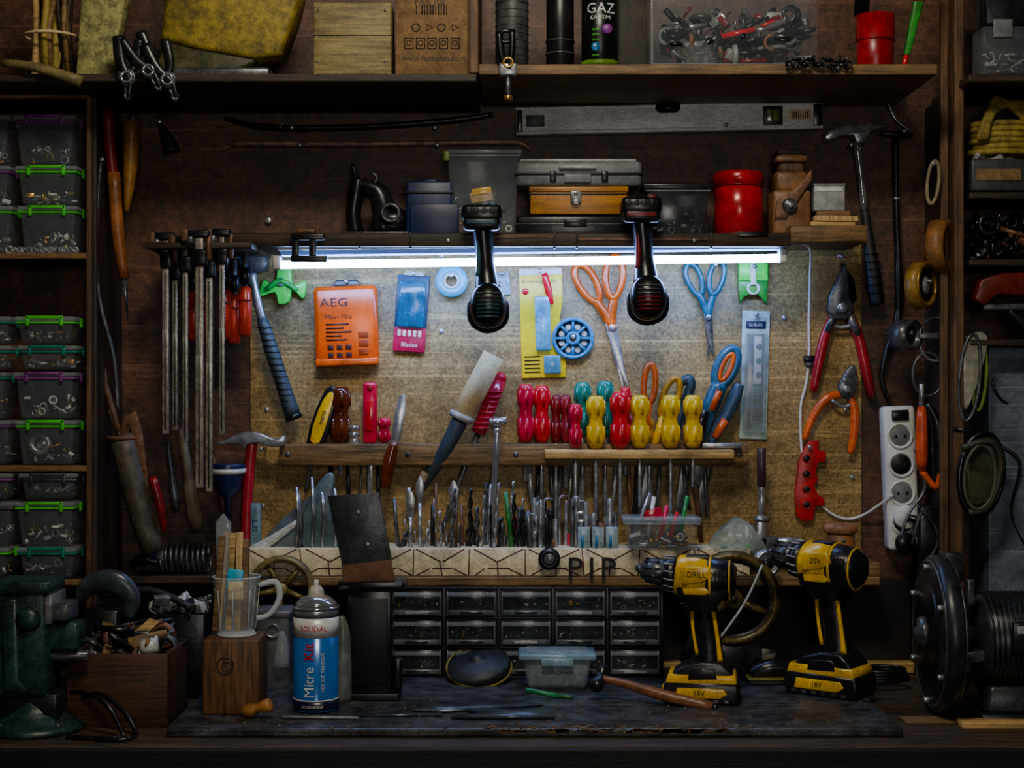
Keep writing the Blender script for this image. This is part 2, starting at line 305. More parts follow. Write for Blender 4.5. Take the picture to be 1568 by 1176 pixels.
# ---------------------------------------------------------------- hanging cordless drivers
def driver(x,yt,acc,Y=-.17):
    o=O('cordless_screwdriver',Y)
    o.box(x-38,yt+2,x+24,yt+28,-26,26,blk,6); o.box(x-36,yt+20,x+22,yt+42,-26,26,blkm,7); o.box(x-30,yt+26,x+14,yt+33,25,28,acc,2); o.box(x-39,yt+8,x-36,yt+22,-10,10,acc,1); o.box(x+2,yt-2,x+16,yt+4,-10,22,acc,1)
    for k in range(4): o.box(x-30+k*12,yt+6,x-24+k*12,yt+16,25.5,27.5,dblk,.8)
    o.tube([(x-6,yt+38,0),(x-3,yt+70,0),(x-1,yt+100,0),(x+2,yt+132,2)],[17,15,15,21],blk,18,5)
    o.tube([(x-12,yt+50,10),(x-11,yt+80,10),(x-13,yt+112,12)],[3,4,4],acc,8,4)
    cy=yt+158
    o.lathe((x+3,cy,-75),(x+3,cy,28),[(0,8),(.15,16),(.3,24),(.34,27),(.8,30),(1,28)],blk,32)
    o.sph(x+3,cy,26,29,blk,35,20)
    for k in range(-3,4):
        yy=cy+k*6; w_=24*math.sqrt(max(.1,1-(k*6/34)**2)); P=[(x+3+w_*math.cos(t),yy,26+20*math.sqrt(max(0,1-(k*6/35)**2))*math.sin(t)*1.04) for t in [math.pi*(q+1)/10 for q in range(9)]]
        o.tube(P,1.7,dsteel if k<0 else acc,6)
    o.tube([(x-24,cy-6,14),(x-20,cy+24,14),(x+2,cy+36,14),(x+26,cy+24,14),(x+30,cy-6,14)],[6,8,8,8,6],blkm,10,4)
    o.lathe((x+3,cy,-105),(x+3,cy,-75),[(0,5),(.1,11),(.8,12),(1,9)],dsteel,16)
    o.done()
driver(760,320,M('2a5866',.35)); driver(1008,308,M('8a1c22',.3))
# ---------------------------------------------------------------- things on the back wall above the shelf
o=O('spirit_level',-.001); o.rot(-1.2,(1043,188)); lv=M('f4f6f4',.35,0,60,.3,.15,ax=(1,8,8),dirt=.3); o.box(806,168,1280,210,3,26,lv,2); o.box(806,168,1280,174,2,28,lv,1); o.box(806,204,1280,210,2,28,lv,1)
o.poly([(1022,168),(1022,176),(1028,181),(1054,181),(1060,176),(1060,168)],26,29,dblk); o.box(1188,174,1218,203,26,29,dblk,4); o.box(1194,180,1212,197,29,30,M('8a9850',.15),3); o.box(1201,181,1203,196,30,30.5,dblk,0); o.box(1228,180,1262,196,26,27,cream,.2)
for k in range(8): o.box(1232+k*3.4,183,1233.4+k*3.4,194,27,27.4,dblk,0)
o.box(1266,172,1279,206,26,29,blk,2); o.box(807,172,816,206,26,29,blk,2); o.box(822,180,850,198,26,26.6,grey,0); o.text('II',836,189,9,27,dblk); o.nail(1130,202,30); o.done()
o=O('pry_bar',-.001); rb2=M('b89078',.4,.1,70,.5,.3); o.tube([(347,236,8),(362,229,10),(385,226,12),(560,227,12),(780,224,12),(815,226,12),(828,236,12)],[1.5,3,4.4,4.2,4.2,4.2,2],rb2,8,5)
for x in (471,684): o.nail(x,229,20)
o.done()
o=O('steel_rod',-.001); o.tube([(352,186,8),(420,200,8),(560,200,8),(700,190,8),(770,180,8)],[3,5,5,5,4],blkm,8,5)
for x in (458,680): o.nail(x,202,16)
o.done()
o=O('claw_hammer',-.001); o.rot(-1,(1340,210))
o.poly([(1282,212),(1300,203),(1330,199),(1350,197),(1375,203),(1352,212),(1345,228),(1330,228),(1326,216),(1305,217),(1290,224),(1282,222)],10,34,steel,2)
o.tube([(1334,225,20),(1340,280,20),(1344,330,20)],[7,6,6],chrome,10,3,fl=.7); o.tube([(1344,330,20),(1350,385,20),(1357,440,20),(1362,478,20)],[6,9,12,10],rub,14,4)
for k in range(6): o.ring(1353+k*1.2,400+k*12,20,11.5,1.2,blk,'y',n=14,nr=5)
o.nail(1322,232,38); o.done()
o=O('wrecking_bar',-.001); o.tube([(1372,210,14),(1395,212,14),(1422,214,14)],[3,6,4],blkm,8,3); o.tube([(1396,212,14),(1397,330,14),(1400,420,14),(1399,500,14),(1385,540,14),(1374,590,14),(1388,630,14)],[5,5,6,6,5,4,3],blkm,8,5); o.tube([(1392,312,17),(1402,312,17)],3,steel,6); o.nail(1408,208,22); o.done()
o=O('wire_hook',-.001); o.tube([(440,196,0),(440,196,14),(440,206,22),(446,196,28)],1.6,steel,6,3); o.cyl((420,345,0),(420,345,6),5,steel); o.done()
o=O('hanging_brush',-.001); o.tube([(252,196,10),(262,214,12),(272,240,12)],[4,9,14],rub,12,4); o.nail(252,192,14); o.done()
# ---------------------------------------------------------------- items on lit panel
o=O('spring_clip'); x,y=446,446
o.poly([(x-38,y+18),(x-30,y-8),(x-14,y+2),(x-8,y-28),(x+10,y-28),(x+14,y),(x+34,y-6),(x+30,y+22),(x+14,y+8),(x+8,y+26),(x-8,y+30),(x-14,y+12)],4,20,pgrn,2,3)
o.cyl((x-4,y-4,2),(x-4,y-4,26),7,steel); o.tube([(x-26,y+8,22),(x-4,y-6,24),(x+22,y+10,22)],[4,5,4],M('18a838',.4),8,3); o.nail(x,y-26,26); o.done()
o=O('grip_clamp_pads'); o.box(1152,410,1198,440,3,18,pgrn,2); o.poly([(1152,440),(1198,440),(1196,476),(1186,464),(1175,458),(1162,464),(1154,474)],3,14,M('1fa832',.3,al=.9),1); o.box(1170,410,1178,446,18,21,white,.5); o.ring(1175,452,15,8,2,white); o.nail(1175,418,24); o.done()
o=O('drill_bit_case'); o.rot(-2,(543,510)); o.box(494,448,592,572,2,24,ora,7); o.box(500,454,586,566,23,26,ora,5); o.box(494,560,592,572,3,27,org,3)
dk=M('3a1206',.5,0,60,.2,0,dirt=.1); o.text('AEG',526,474,13,26.6,dk,sx=1.25); o.text('Maxi-Mix',532,496,8,26.6,dk)
for k,(a,b) in enumerate(((512,548),(512,540),(512,552),(512,536),(512,545))): o.box(a,506+k*6,b,508.5+k*6,26,26.6,dk,0)
for r in range(3): o.box(562,520+r*13,577,530+r*13,26,26.8,M('a83a04',.4),1)
for r in range(2):
    for c in range(3): o.box(514+c*14,539+r*12,523+c*14,547+r*12,26,26.8,dk,1)
o.poly([(524,450),(528,438),(562,438),(566,450)],6,12,blk,1); o.nail(545,441,20); o.done()
o=O('blade_blister_pack'); o.rot(4,(642,490)); o.box(618,430,668,548,2,5,M('124c70',.35),1); o.box(622,440,664,512,5,16,M('2a88b0',.12,0,60,.4,.1,al=.6),4); o.box(618,512,668,550,4,8,M('c8144c',.3,dirt=.3),1.5); o.text('Blades',643,539,7,8.4,white); o.box(640,448,650,508,6,12,dsteel,1); o.box(630,470,636,508,6,12,navy,1)
for k in range(5): o.box(624+k*8,516,629+k*8,526,8,9,white,.5)
o.poly([(626,432),(630,424),(656,424),(660,432)],2,5,white); o.nail(643,428,14); o.done()
o=O('masking_tape_roll'); o.disc(706,440,25,2,20,cyan,10); o.disc(706,440,12,2,22,white,9); o.nail(706,432,26); o.done()
o=O('fixings_bag'); o.box(775,425,797,462,2,6,M('a8c8d8',.2,al=.7),1,a=-6); o.text('R7',786,444,11,7,blue,a=-8); o.nail(784,428,10); o.done()
o=O('trimming_knife_pack'); o.rot(-1.5,(848,500)); pk=M('ffdc00',.3,0,60,.1,.05,dirt=.15,grit=.1); o.poly([(813,420),(880,420),(880,470),(874,500),(882,540),(882,590),(813,590)],2,5,pk,.5); o.box(813,420,880,430,5,6,white,.3); bb_=M('6ec4e8',.12,0,60,.3,.1,al=.75); o.box(836,463,860,548,5,16,bb_,3); o.box(841,474,856,520,9,14,blue,2); o.tube([(852,428,12),(857,450,12),(862,476,12)],[5,6,4],red,10,3)
o.text('Trimming Knife',843,440,6,5.6,dblk); o.disc(822,455,5,5,7,red)
for k in range(5): o.box(818,556+k*6,842,558+k*6,5,5.6,dblk,0)
o.box(848,556,874,584,5,14,bb_,2); o.nail(846,424,14); o.done()
o=O('plastic_reel_disc'); rm_=M('3a8fc0',.3,0,60,.3,.05); o.disc(895,529,33,2,12,rm_,27); o.disc(895,529,11,2,14,rm_,5); o.disc(895,529,28,2,5,M('2a6f98',.4),5)
for k in range(8):
    a=k*math.pi/4; o.tube([(895+10*math.cos(a),529+10*math.sin(a),9),(895+28*math.cos(a),529+28*math.sin(a),9)],2.6,rm_,6)
    a+=.39; o.disc(895+19*math.cos(a),529+19*math.sin(a),4.5,5,6,white)
o.nail(895,527,20); o.done()
def scissors(name,cx,cy,hm,bm_,tip,sc=1,a=0):
    o=O(name); o.rot(a,(cx,cy))
    for sg in (-1,1):
        P=[]
        for i in range(18):
            t=i*2*math.pi/18; u,v=13*sc*math.cos(t)*(1+.15*math.sin(-t)),31*sc*math.sin(t); th=sg*.28; P.append((cx+sg*20*sc+u*math.cos(th)-v*math.sin(th),cy-50*sc+u*math.sin(th)+v*math.cos(th),10+sg*2))
        o.tube(P,5*sc,hm,8,0,True,fl=.8); o.tube([(cx+sg*15*sc,cy-24*sc,10),(cx+sg*6*sc,cy-2,10),(cx-sg*2*sc,cy+26*sc,10)],[6*sc,7*sc,6*sc],hm,8,4,fl=.8)
        o.poly([(cx-sg*8*sc,cy+14*sc),(cx+sg*2*sc,cy+12*sc),(cx+sg*6*sc,cy+tip*.55),(cx+sg*5,cy+tip),(cx-sg*7*sc,cy+tip*.55)],9+sg*2,11+sg*2,bm_,.3)
    o.disc(cx,cy+22*sc,5*sc,4,17,steel); o.nail(cx+20*sc,cy-74*sc,16); o.done()
scissors('scissors',950,490,org,steel,128,1.05,-13)
scissors('scissors',1104,478,M('1c6f88',.3),dsteel,84,.84,-4)
o=O('saw_blade_pack'); o.rot(1.5,(1178,585)); o.box(1157,486,1200,686,2,5,M('b8d2c8',.3,0,60,.3,.05),1.5); o.box(1162,520,1196,676,5,13,clear2,3); o.box(1168,526,1173,668,7,9,dsteel,.3); o.box(1176,526,1188,600,7,9,white,.5)
o.box(1163,502,1194,514,5,5.6,navy,.2); o.text('3pc BLADE',1178,508,4,6,white,sx=.8)
for k in range(4): o.disc(1184,542+k*22,5,9,10,[navy,teal][k%2])
for k in range(9): o.box(1176,618+k*4.5,1190,620+k*4.5,8,9.6,dblk,0)
o.nail(1178,492,12); o.done()
o=O('cutting_pliers') 
o.poly([(1292,462),(1302,440),(1316,412),(1322,440),(1322,462),(1330,486),(1318,500),(1300,500),(1288,486)],8,24,dsteel,2); o.poly([(1312,412),(1332,438),(1336,466),(1322,492),(1306,492),(1312,462)],6,16,blkm,2); o.disc(1311,482,8,6,28,steel)
for sg,pts in ((-1,[(1302,490,14),(1288,520,14),(1278,560,14),(1268,612,14)]),(1,[(1322,490,14),(1338,525,14),(1348,570,14),(1359,620,14)])):
    o.tube(pts,[8,8,8.5,6],M('b01c2c',.25),10,4,fl=.8); o.tube(pts[:2],[8.6,7],dsteel,8)
o.tube([(1292,506,16),(1310,512,16),(1330,508,16)],3,steel,8,4); o.nail(1312,402,18); o.done()
o=O('pincer_pliers'); o.poly([(1318,580),(1330,570),(1336,588),(1332,612),(1322,624),(1310,618),(1306,604)],8,22,dsteel,2,2); o.disc(1318,608,6,6,25,steel)
o.tube([(1320,614,14),(1290,622,14),(1268,650,14),(1254,686,14)],[5,7,6,5],org,10,5,fl=.8); o.tube([(1324,616,14),(1332,640,14),(1332,670,14),(1326,708,14)],[5,7,7,5],org,10,5,fl=.8); o.tube([(1296,625,16),(1312,635,16),(1326,632,16)],2.5,steel,6,4); o.nail(1314,594,30); o.done()
o=O('red_angle_template'); rt=M('c8101c',.35); o.poly([(1262,688),(1278,688),(1276,702),(1288,706),(1288,722),(1276,722),(1272,734),(1276,748),(1270,758),(1276,772),(1286,778),(1286,790),(1272,790),(1268,812),(1254,814),(1242,806),(1240,770),(1246,720),(1254,700)],2,12,rt,1)
for x,y in ((1258,716),(1258,740),(1258,764),(1258,788)): o.disc(x,y,6,11,13,dblk); o.ring(x,y,12.5,6,1,rt)
o.nail(1262,698,18); o.done()
o=O('power_strip'); o.rot(-2.3,(1400,745)); o.box(1376,634,1425,856,0,36,white,6)
for k in range(4):
    y=680+k*44; o.disc(1400,y,20,35,38,white,17); o.disc(1400,y,17,30,36.5,dblk if k in(1,3) else grey); o.disc(1393,y,2.4,36,38,dblk); o.disc(1407,y,2.4,36,38,dblk)
o.box(1388,640,1414,656,36,40,blk,3); o.disc(1401,804,18,37,52,white); o.tube([(1401,804,52),(1420,812,60),(1430,840,40)],6,blk,8,4)
o.disc(1400,844,16,37,48,blk); o.done()
o=O('power_cable'); pts=[(1222,388,110),(1248,396,90),(1260,430,30),(1262,500,10),(1262,560,10),(1258,600,8),(1250,640,6),(1254,720,5),(1276,780,5),(1310,808,5),(1345,805,8),(1385,770,42)]
o.tube(pts,2.2,white,8,8); o.box(1254,556,1272,566,0,16,blk,2); o.box(1257,566,1268,574,4,16,dsteel,2); o.done()
# ---------------------------------------------------------------- left F clamps + red handles
def fclamp(x,yt,yb,Y,w,m):
    o=O('bar_clamp',Y); o.box(x-w,yt,x+w,yb,-4,4,m,1); o.box(x-w-20,yt-2,x+w+10,yt+10,-7,7,blkm,3); o.box(x-w-3,yt+28,x+w+6,yt+54,-8,8,blkm,3); o.box(x-w-22,yt-4,x-w-10,yt+16,-8,8,rust,3); o.cyl((x+14,yt+6,0),(x+14,yt+44,0),4,rust)
    for k in range(int((yb-yt-60)/5)): o.box(x+w-1,yt+60+k*5,x+w+.8,yt+62+k*5,-3,3,dsteel,0)
    o.box(x-1,yt+60,x+1,yb-6,4,4.6,dsteel,0)
    o.cyl((x-14,yt+8,0),(x-14,yt+20,0),8,dsteel); o.done()
galv=M('c4bcac',.3,.5,50,.55,.25)
for x,yt,yb,Y,w in ((259,366,678,-.155,5),(274,384,672,-.13,4),(290,372,692,-.17,4),(312,362,762,-.19,6),(327,380,768,-.16,5),(347,360,680,-.18,4)): fclamp(x,yt,yb,Y,w,galv)
o=O('clamp_hanging_bar',-.15); o.box(236,382,400,392,-158,40,dwood,2); o.done()
hr=M('c83018',.28)
for x,y,Y in ((303,455,-.09),(322,462,-.1),(352,452,-.09),(366,460,-.08),(383,448,-.1)):
    o=O('clamp_handle',Y); o.lathe((x,y,0),(x,y+78,0),[(0,6),(.05,10),(.5,10.5),(.95,10),(1,7)],hr,16); o.box(x-10,y+20,x+10,y+23,-1,11,dred,.5); o.cyl((x,y-62,0),(x,y,0),4.5,dsteel); o.cyl((x,y-30,0),(x,y-4,0),9,blkm); o.box(x-14,y-62,x+8,y-54,-8,8,blkm,2); o.done()
o=O('hammer',-.04); o.tube([(392,420,0),(402,470,0),(410,500,0)],[7,7,7],steel,12,3); o.tube([(410,500,0),(424,545,0),(440,595,0),(458,650,0)],[9,11,11,13],M('3a505c',.45,0,200,.4,.6),14,4); o.cyl((457,648,0),(460,656,0),14,blk)
o.poly([(372,400),(404,392),(420,404),(414,424),(392,426),(378,418)],-14,14,dsteel,3,2); o.tube([(410,420,0),(412,420,-34)],3,steel,6)
for k in range(14): o.ring(413+k*3.1,512+k*9.6,0,12,.8,blk,'y',n=14,nr=5)
o.done()
o=O('claw_hammer',-.06); o.poly([(336,694),(360,684),(385,674),(412,678),(430,686),(446,680),(444,696),(424,698),(405,692),(388,694),(384,702),(376,694),(352,694)],-10,10,steel,2,2)
o.tube([(394,690,0),(390,730,0),(386,790,0),(384,860,0)],[8,9,8,10],M('b01c30',.3),12,3,fl=.8); o.nail(408,702,5,-50); o.done()
o=O('funnel',-.07); o.lathe((356,725,0),(356,830,0),[(0,27),(.02,28),(.4,20),(.5,6),(1,4)],M('1c2c58',.3,0,60,.3,.1)); o.lathe((356,740,0),(356,732,0),[(0,27.5),(1,28.5)],white); o.done()
o=O('file_set',-.05)
for a,b,r,m in (((283,670,0),(308,830,0),9,M('8a7a5c',.5,0,30,.5,.3)),((262,690,0),(276,800,0),6,dsteel),((330,700,0),(352,800,0),5,rust)): 
    o.lathe(a,b,[(0,r*.5),(.1,r*.8),(.5,r*.9),(.55,r*1.2),(.9,r*1.3),(1,r*.8)],m,12)
o.done()
o=O('caulking_gun',-.1); o.tube([(190,680,0),(215,780,0),(238,862,0)],[19,20,17],M('5c5444',.5,0,50,.5,.3),18,3); o.ring(190,684,0,20,3,rust,'y'); o.tube([(172,640,0),(180,665,0),(190,684,0)],[4,4,4],rust,8,3); o.tube([(152,510,0),(165,600,0),(186,675,0)],[4,5,5],rust,8,3)
o.poly([(184,690),(196,650),(212,642),(222,672),(234,760),(226,762),(210,690),(204,668),(196,700)],-4,4,rust,1); o.tube([(240,745,6),(252,790,6),(258,830,4)],[7,7,4],dred,10,3); o.tube([(142,508,0),(160,512,0)],4,rust,8); o.done()
o=O('garden_shears',-.12); o.tube([(168,170,0),(172,230,0),(178,290,0)],[9,9,8],M('8c1c14',.35),12,3); o.tube([(178,270,0),(184,360,0),(194,435,0)],[10,10,8],M('a8642c',.4,0,30,.5,.2),12,3); o.tube([(206,190,0),(204,260,0),(198,330,0)],[12,11,4],M('a8741c',.4,0,30,.5,.2),12,3); o.tube([(194,435,0),(200,500,0)],[5,1],dsteel,8); o.tube([(206,190,0),(206,170,-20)],3,steel,6); o.done()
o=O('steel_cable',-.14); o.tube([(158,250,0),(152,330,0),(151,420,0),(158,480,0),(178,560,0),(184,640,0)],3.2,dsteel,8,6); o.nail(160,250,4,-120); o.done()
o=O('coil_spring_hose',-.05); P=[]
for i in range(150):
    t=i/150*9*2*math.pi; P.append((255+i*.5,872+22*math.sin(t),22*math.cos(t)))
o.tube(P,2.8,dsteel,6); o.tube([(255,880,10),(225,872,10),(206,884,10)],[5,9,4],blkm,8,3); o.box(225,858,262,892,-12,8,dsteel,5); o.done()
# ---------------------------------------------------------------- handles in the rack
def sd(x,yt,yb,r,m,sh=0,name='screwdriver',d=28,a=0,cap=None,sr=3,sm_=None):
    o=O(name); 
    if a: o.rot(a,(x,yb))
    L=yb-yt; P=[(0,.55),(.03,.8),(.12,.98),(.3,1),(.42,.78),(.5,.74),(.6,.92),(.82,1),(.93,.85),(1,.55)]
    o.lathe((x,yt,d),(x,yb,d),[(t,r*q) for t,q in P],m,18)
    for k in range(6):
        an=k*math.pi/3+.3; c,s_=math.cos(an),math.sin(an); o.tube([(x+c*r*.88,yt+L*.1,d+s_*r*.88),(x+c*r*.9,yt+L*.35,d+s_*r*.9)],r*.2,m,6); o.tube([(x+c*r*.85,yt+L*.58,d+s_*r*.85),(x+c*r*.88,yt+L*.88,d+s_*r*.88)],r*.2,m,6)
    if cap: o.lathe((x,yt,d),(x,yt+L*.1,d),[(0,r*.6),(.3,r*.86),(1,r*1.02)],cap,18)
    if sh: o.cyl((x,yb,d),(x,yb+sh,d),sr,sm_ or steel,8)
    o.done()
for a in ((821,600,690,13,crim,60),(846,602,690,13,red,90),(868,617,690,8,dred,150),(883,617,690,9,M('9c1420',.3),70),(909,597,680,13,teal,130),(944,595,680,13,teal,130)): sd(*a)
for a in ((897,630,698,10,crim,120),(928,618,698,14,yel,110),(965,612,698,15,red,100),(995,617,697,14,yel,90),(1042,617,697,14,yel,110),(1076,617,697,14,yel,60)): sd(*a,d=56)
sd(975,604,680,9,red,60); sd(1012,652,690,8,M('c89010',.3),100)
sd(535,604,690,16,amber,50); sd(603,652,690,10,crim,70); sd(579,700,860,4,dsteel,0,'steel_file',20)
o=O('folding_utility_knife'); o.rot(14,(497,690)); o.poly([(484,694),(486,640),(494,604),(506,600),(514,606),(514,640),(510,694)],20,38,blk,3,2); o.poly([(489,688),(490,642),(498,612),(508,612),(508,645),(504,688)],38,41,yel,1,2); o.text('inco',499,650,9,41.5,dblk,a=-90); o.tube([(497,690,28),(500,770,28)],[5,2],dsteel,8); o.done()
o=O('socket_adapter')
for k in range(3): o.cyl((556,664+k*10,30),(556,672+k*10,30),10-k,chrome,16)
o.cyl((556,690,30),(556,720,30),4,steel,8); o.done()
o=O('wood_chisel'); o.box(570,597,592,692,18,36,crim,5); o.disc(581,607,4,36,37,dred); o.box(576,625,586,672,36,38,red,1.5); o.box(577,692,585,770,24,28,steel,.5); o.done()
o=O('putty_knife'); o.tube([(606,760,52),(612,720,52),(620,690,52)],[8,10,7],amber,12,4); o.poly([(614,694),(626,694),(638,640),(636,616),(628,618),(620,650)],50,54,steel,.5); o.done()
o=O('wooden_handle_chisel'); o.tube([(722,650,40),(746,606,40),(772,556,40)],[17,18,17],M('f0d090',.5,0,60,.2,.1,dirt=.3),20); o.lathe((720,655,40),(724,646,40),[(0,18),(1,20)],lgrey,20); o.tube([(722,652,40),(700,696,40),(672,740,30),(650,770,20)],[13,12,10,9],M('30404c',.5),14,3); o.tube([(668,735,35),(640,790,20)],[9,5],wood,10); o.done()
o=O('ribbed_handle_file'); o.tube([(748,676,28),(762,640,28),(780,594,28)],[11,12,12],crim,16)
for k in range(8): o.ring(751+k*3.2,668-k*8,28,12.6,1.8,M('e02048',.3),'y',n=16,nr=6)
o.sph(781,592,28,11,crim); o.tube([(748,676,28),(715,760,20),(690,830,16)],[5,4,3],dsteel,8); o.done()
o=O('socket_wrench'); o.tube([(778,662,58),(775,720,58),(770,790,52),(768,852,48)],[5,5,4,4],chrome,10,3); o.sph(778,658,58,12,chrome,8); o.cyl((766,658,58),(792,655,58),6,steel,10); o.done()
o=O('chisel_and_file_blades') 
for i,x in enumerate(list(range(520,600,24))+list(range(826,1100,17))):
    L=rnd(790,850); dx=rnd(-14,14); r=rnd(1.6,4.5); o.tube([(x,700,24),(x+dx*.3,760,24),(x+dx,L,24)],[r,r,r*.7],random.choice([steel,dsteel,dsteel,rust,blkm]),7,fl=random.choice([.35,1]))
for x in (1006,1062,1095): o.poly([(x,726),(x+16,726),(x-2,815),(x-14,822)],20,24,dsteel,.5)
o.done()
def loop(o,cx,cy,rx,ry,a,r,m,d=30):
    ca,sa=math.cos(math.radians(a)),math.sin(math.radians(a)); P=[]
    for i in range(20):
        t=i*math.pi/10; u,v=rx*math.cos(t),ry*math.sin(t); P.append((cx+u*ca-v*sa,cy+u*sa+v*ca,d))
    o.tube(P,r,m,8,0,True)
o=O('tin_snips'); loop(o,1012,600,9,30,4,5,org,34); o.tube([(1008,630,34),(1004,700,30)],[8,6],org,10); loop(o,1044,622,12,32,18,5,M('d8980c',.3),30); o.tube([(1034,650,30),(1018,700,30)],[7,6],yel,10); o.tube([(1060,600,24),(1072,592,24),(1076,605,24),(1060,650,24),(1046,700,24)],[6,8,8,7,6],M('2f4858',.4),10,4); o.done()
o=O('garden_pruner'); bl=M('2a688c',.3); loop(o,1130,574,13,30,24,7.5,bl,34); loop(o,1130,574,7,22,24,4,org,38); o.tube([(1120,600,34),(1104,640,34),(1088,690,30)],[13,13,9],bl,12,4); o.tube([(1118,610,44),(1106,640,44)],[6,6],org,8)
o.tube([(1150,600,30),(1140,630,30),(1120,665,30),(1108,692,30)],[9,11,10,7],M('3c5a78',.35),12,4); o.tube([(1128,655,40),(1112,682,38)],[6,6],org,8); o.tube([(1094,640,46),(1084,690,44)],[9,10],blk,10); o.poly([(1084,690),(1112,692),(1090,760),(1078,750)],22,30,dsteel,1); o.done()
# ---------------------------------------------------------------- drill bits
o=O('drill_bit_set',-.1)
for i in range(50):
    x=620+i*4.9+rnd(-2,2); top=rnd(752,835); r=rnd(1.8,4.8); d=rnd(-55,-8); lean=rnd(-8,8); nseg=max(6,int((858-top)/4))
    if random.random()<.72: o.tube([(x+lean*(1-k/nseg),top+(858-top)*k/nseg,d) for k in range(nseg+1)],[r*.4]+[r]*nseg,random.choice([steel,dsteel,dsteel,blkm]),8,fl=.45,tw=.55)
    else: o.tube([(x+lean,top,d),(x,858,d)],[r*.9,r*.9],random.choice([dsteel,steel,rust,blkm]),8)
for x,t,w in ((708,755,9),(640,770,8),(655,748,7)): o.poly([(x-w,t+10),(x,t-4),(x+w,t+10),(x+w*.6,t+42),(x-w*.6,t+42)],-20,-17,steel,.5); o.tube([(x,t+40,-18),(x,858,-18)],3,steel,8)
for x in (462,486,502,522): o.tube([(x,rnd(740,770),-10),(x+4,800,-10),(x,858,-10)],[2,4,4],steel,8,fl=.45,tw=.6)
o.done()
o=O('hex_key_and_bit_set',-.1)
for i in range(34):
    x=802+i*4.9+rnd(-2,2); top=rnd(775,845); r=rnd(1.6,4.5); d=rnd(-55,-6); m=random.choice([steel,dsteel,dsteel,blkm,rust,crim if i%9==0 else steel])
    if i%5==0: o.tube([(x+14,top,d),(x+3,top,d),(x,top+4,d),(x,858,d)],2.4,m,7)
    else: o.cyl((x,top,d),(x,858,d),r,m,8)
    if i%4==0: o.cyl((x,top-8,d),(x,top+8,d),r+3,m,10)
for k in range(3): o.box(903+k*22,824,922+k*22,860,-12,-2,M('a8c4cc',.25,al=.8),1.5); o.box(908+k*22,836,912+k*22,856,-2,0,blue,.5)
o.ring(908,808,-8,7,3,chrome); o.cyl((908,815,-8),(908,860,-8),3,chrome); o.tube([(790,770,-20),(800,862,-20)],4,M('2a8a3a',.3),8); o.done()
o=tub('clear_tub',972,806,1092,857,-.105,None,70,34,(5,16))
for a,b,m in (((1010,850,0),(1022,776,0),white),((1030,850,0),(1042,790,0),pink),((1060,850,0),(1074,775,0),M('2a9a4a',.3)),((1045,850,0),(1058,800,0),red),((985,850,0),(1015,770,10),steel)): o.tube([a,b],[3.4,3.4],m,8)
o.box(1005,795,1035,812,0,8,crim,3,a=-14); o.done()
o=O('parts_bag',-.08); o.poly([(1112,862),(1118,835),(1140,815),(1150,808),(1168,816),(1190,845),(1192,862)],-20,22,M('b8ccc0',.2,0,25,.4,1,al=.45),5,2); o.junk(1125,835,1180,855,0,18,16,[steel,white,teal,pgrn],(4,9)); o.done()
o=O('paint_brush',-.06); o.cyl((1190,700,0),(1190,760,0),7,M('50343c',.3),14); o.cyl((1190,760,0),(1190,812,0),5,steel,10); o.box(1182,806,1198,862,-8,8,steel,2); o.ring(1190,812,0,10,3,dsteel,'y'); o.done()
o=O('hand_saw',-.07); o.poly([(398,858),(440,812),(512,752),(524,762),(520,800),(500,858)],0,3,M('6a7a84',.35,.3),.3); o.poly([(478,858),(470,820),(486,776),(508,742),(524,742),(520,790),(532,858)],3,16,M('5c7078',.35),3,2); o.tube([(395,862,8),(430,840,8),(470,812,8)],[10,7,4],alu,10,3,fl=.4); o.tube([(470,770,20),(474,820,20),(470,858,20)],[2,4,4],dsteel,8,fl=.4,tw=.5); o.done()
o=O('marker_pen_pack',-.06); o.box(392,786,408,858,-4,6,M('7aa0b0',.3,al=.85),2); o.text('SET',400,820,9,7,navy,a=-90); o.done()
o=O('metal_letter_stamps',-.102)
lm=M('15120f',.35,.3,60,.5,.2,dirt=.2)
o.text('P1P',924,889,34,5,lm,sx=1.05,ext=4.5); o.done()
o=O('rubber_wheel',-.1); o.disc(858,872,17,0,14,blk,7); o.disc(858,872,9,2,16,dsteel); o.ring(858,872,14,12,2,rub); o.done()
o=O('steel_pulley',-.12); o.disc(1195,878,21,0,22,steel,8); o.disc(1195,878,9,0,27,blkm); o.ring(1195,878,22,17,3,chrome); o.cyl((1195,878,-25),(1195,878,0),5,dsteel); o.done()
o=O('deadbolt_fitting',-.06); o.cyl((1215,846,0),(1250,846,0),6,steel,12); o.box(1176,838,1215,860,-8,8,dsteel,3); o.box(1160,820,1178,862,-6,10,steel,3); o.done()
def wheel(name,x,y,r,Y,m,sp=5):
    o=O(name,Y); o.lathe((x,y,-8),(x,y,8),[(0,r*.82),(0,r),(.35,r*.97),(.5,r*.9),(.65,r*.97),(1,r),(1,r*.82)],m,40,True); o.cyl((x,y,-10),(x,y,12),r*.2,m); o.disc(x,y,r*.08,12,14,dblk)
    for k in range(sp):
        a=2*math.pi*k/sp+.4; o.tube([(x+r*.15*math.cos(a),y+r*.15*math.sin(a),0),(x+r*.86*math.cos(a),y+r*.86*math.sin(a),0)],[r*.1,r*.06],m,8)
    return o
wheel('belt_pulley',440,920,52,-.115,M('8a7a48',.4,.3,40,.6,.3)).done()
o=wheel('circular_saw_blade_guard',1145,935,74,-.14,M('6c5a2e',.35,.3,40,.7,.3),3); o.ring(1145,935,0,60,5,blkm); o.tube([(1090,985,0),(1070,1030,0),(1100,1052,0)],[8,8,6],blkm,8,3); o.box(1100,1000,1190,1059.5,-14,8,blkm,4); o.tube([(1188,880,20),(1160,940,20),(1120,1000,10)],2,alu,6,4); o.done()
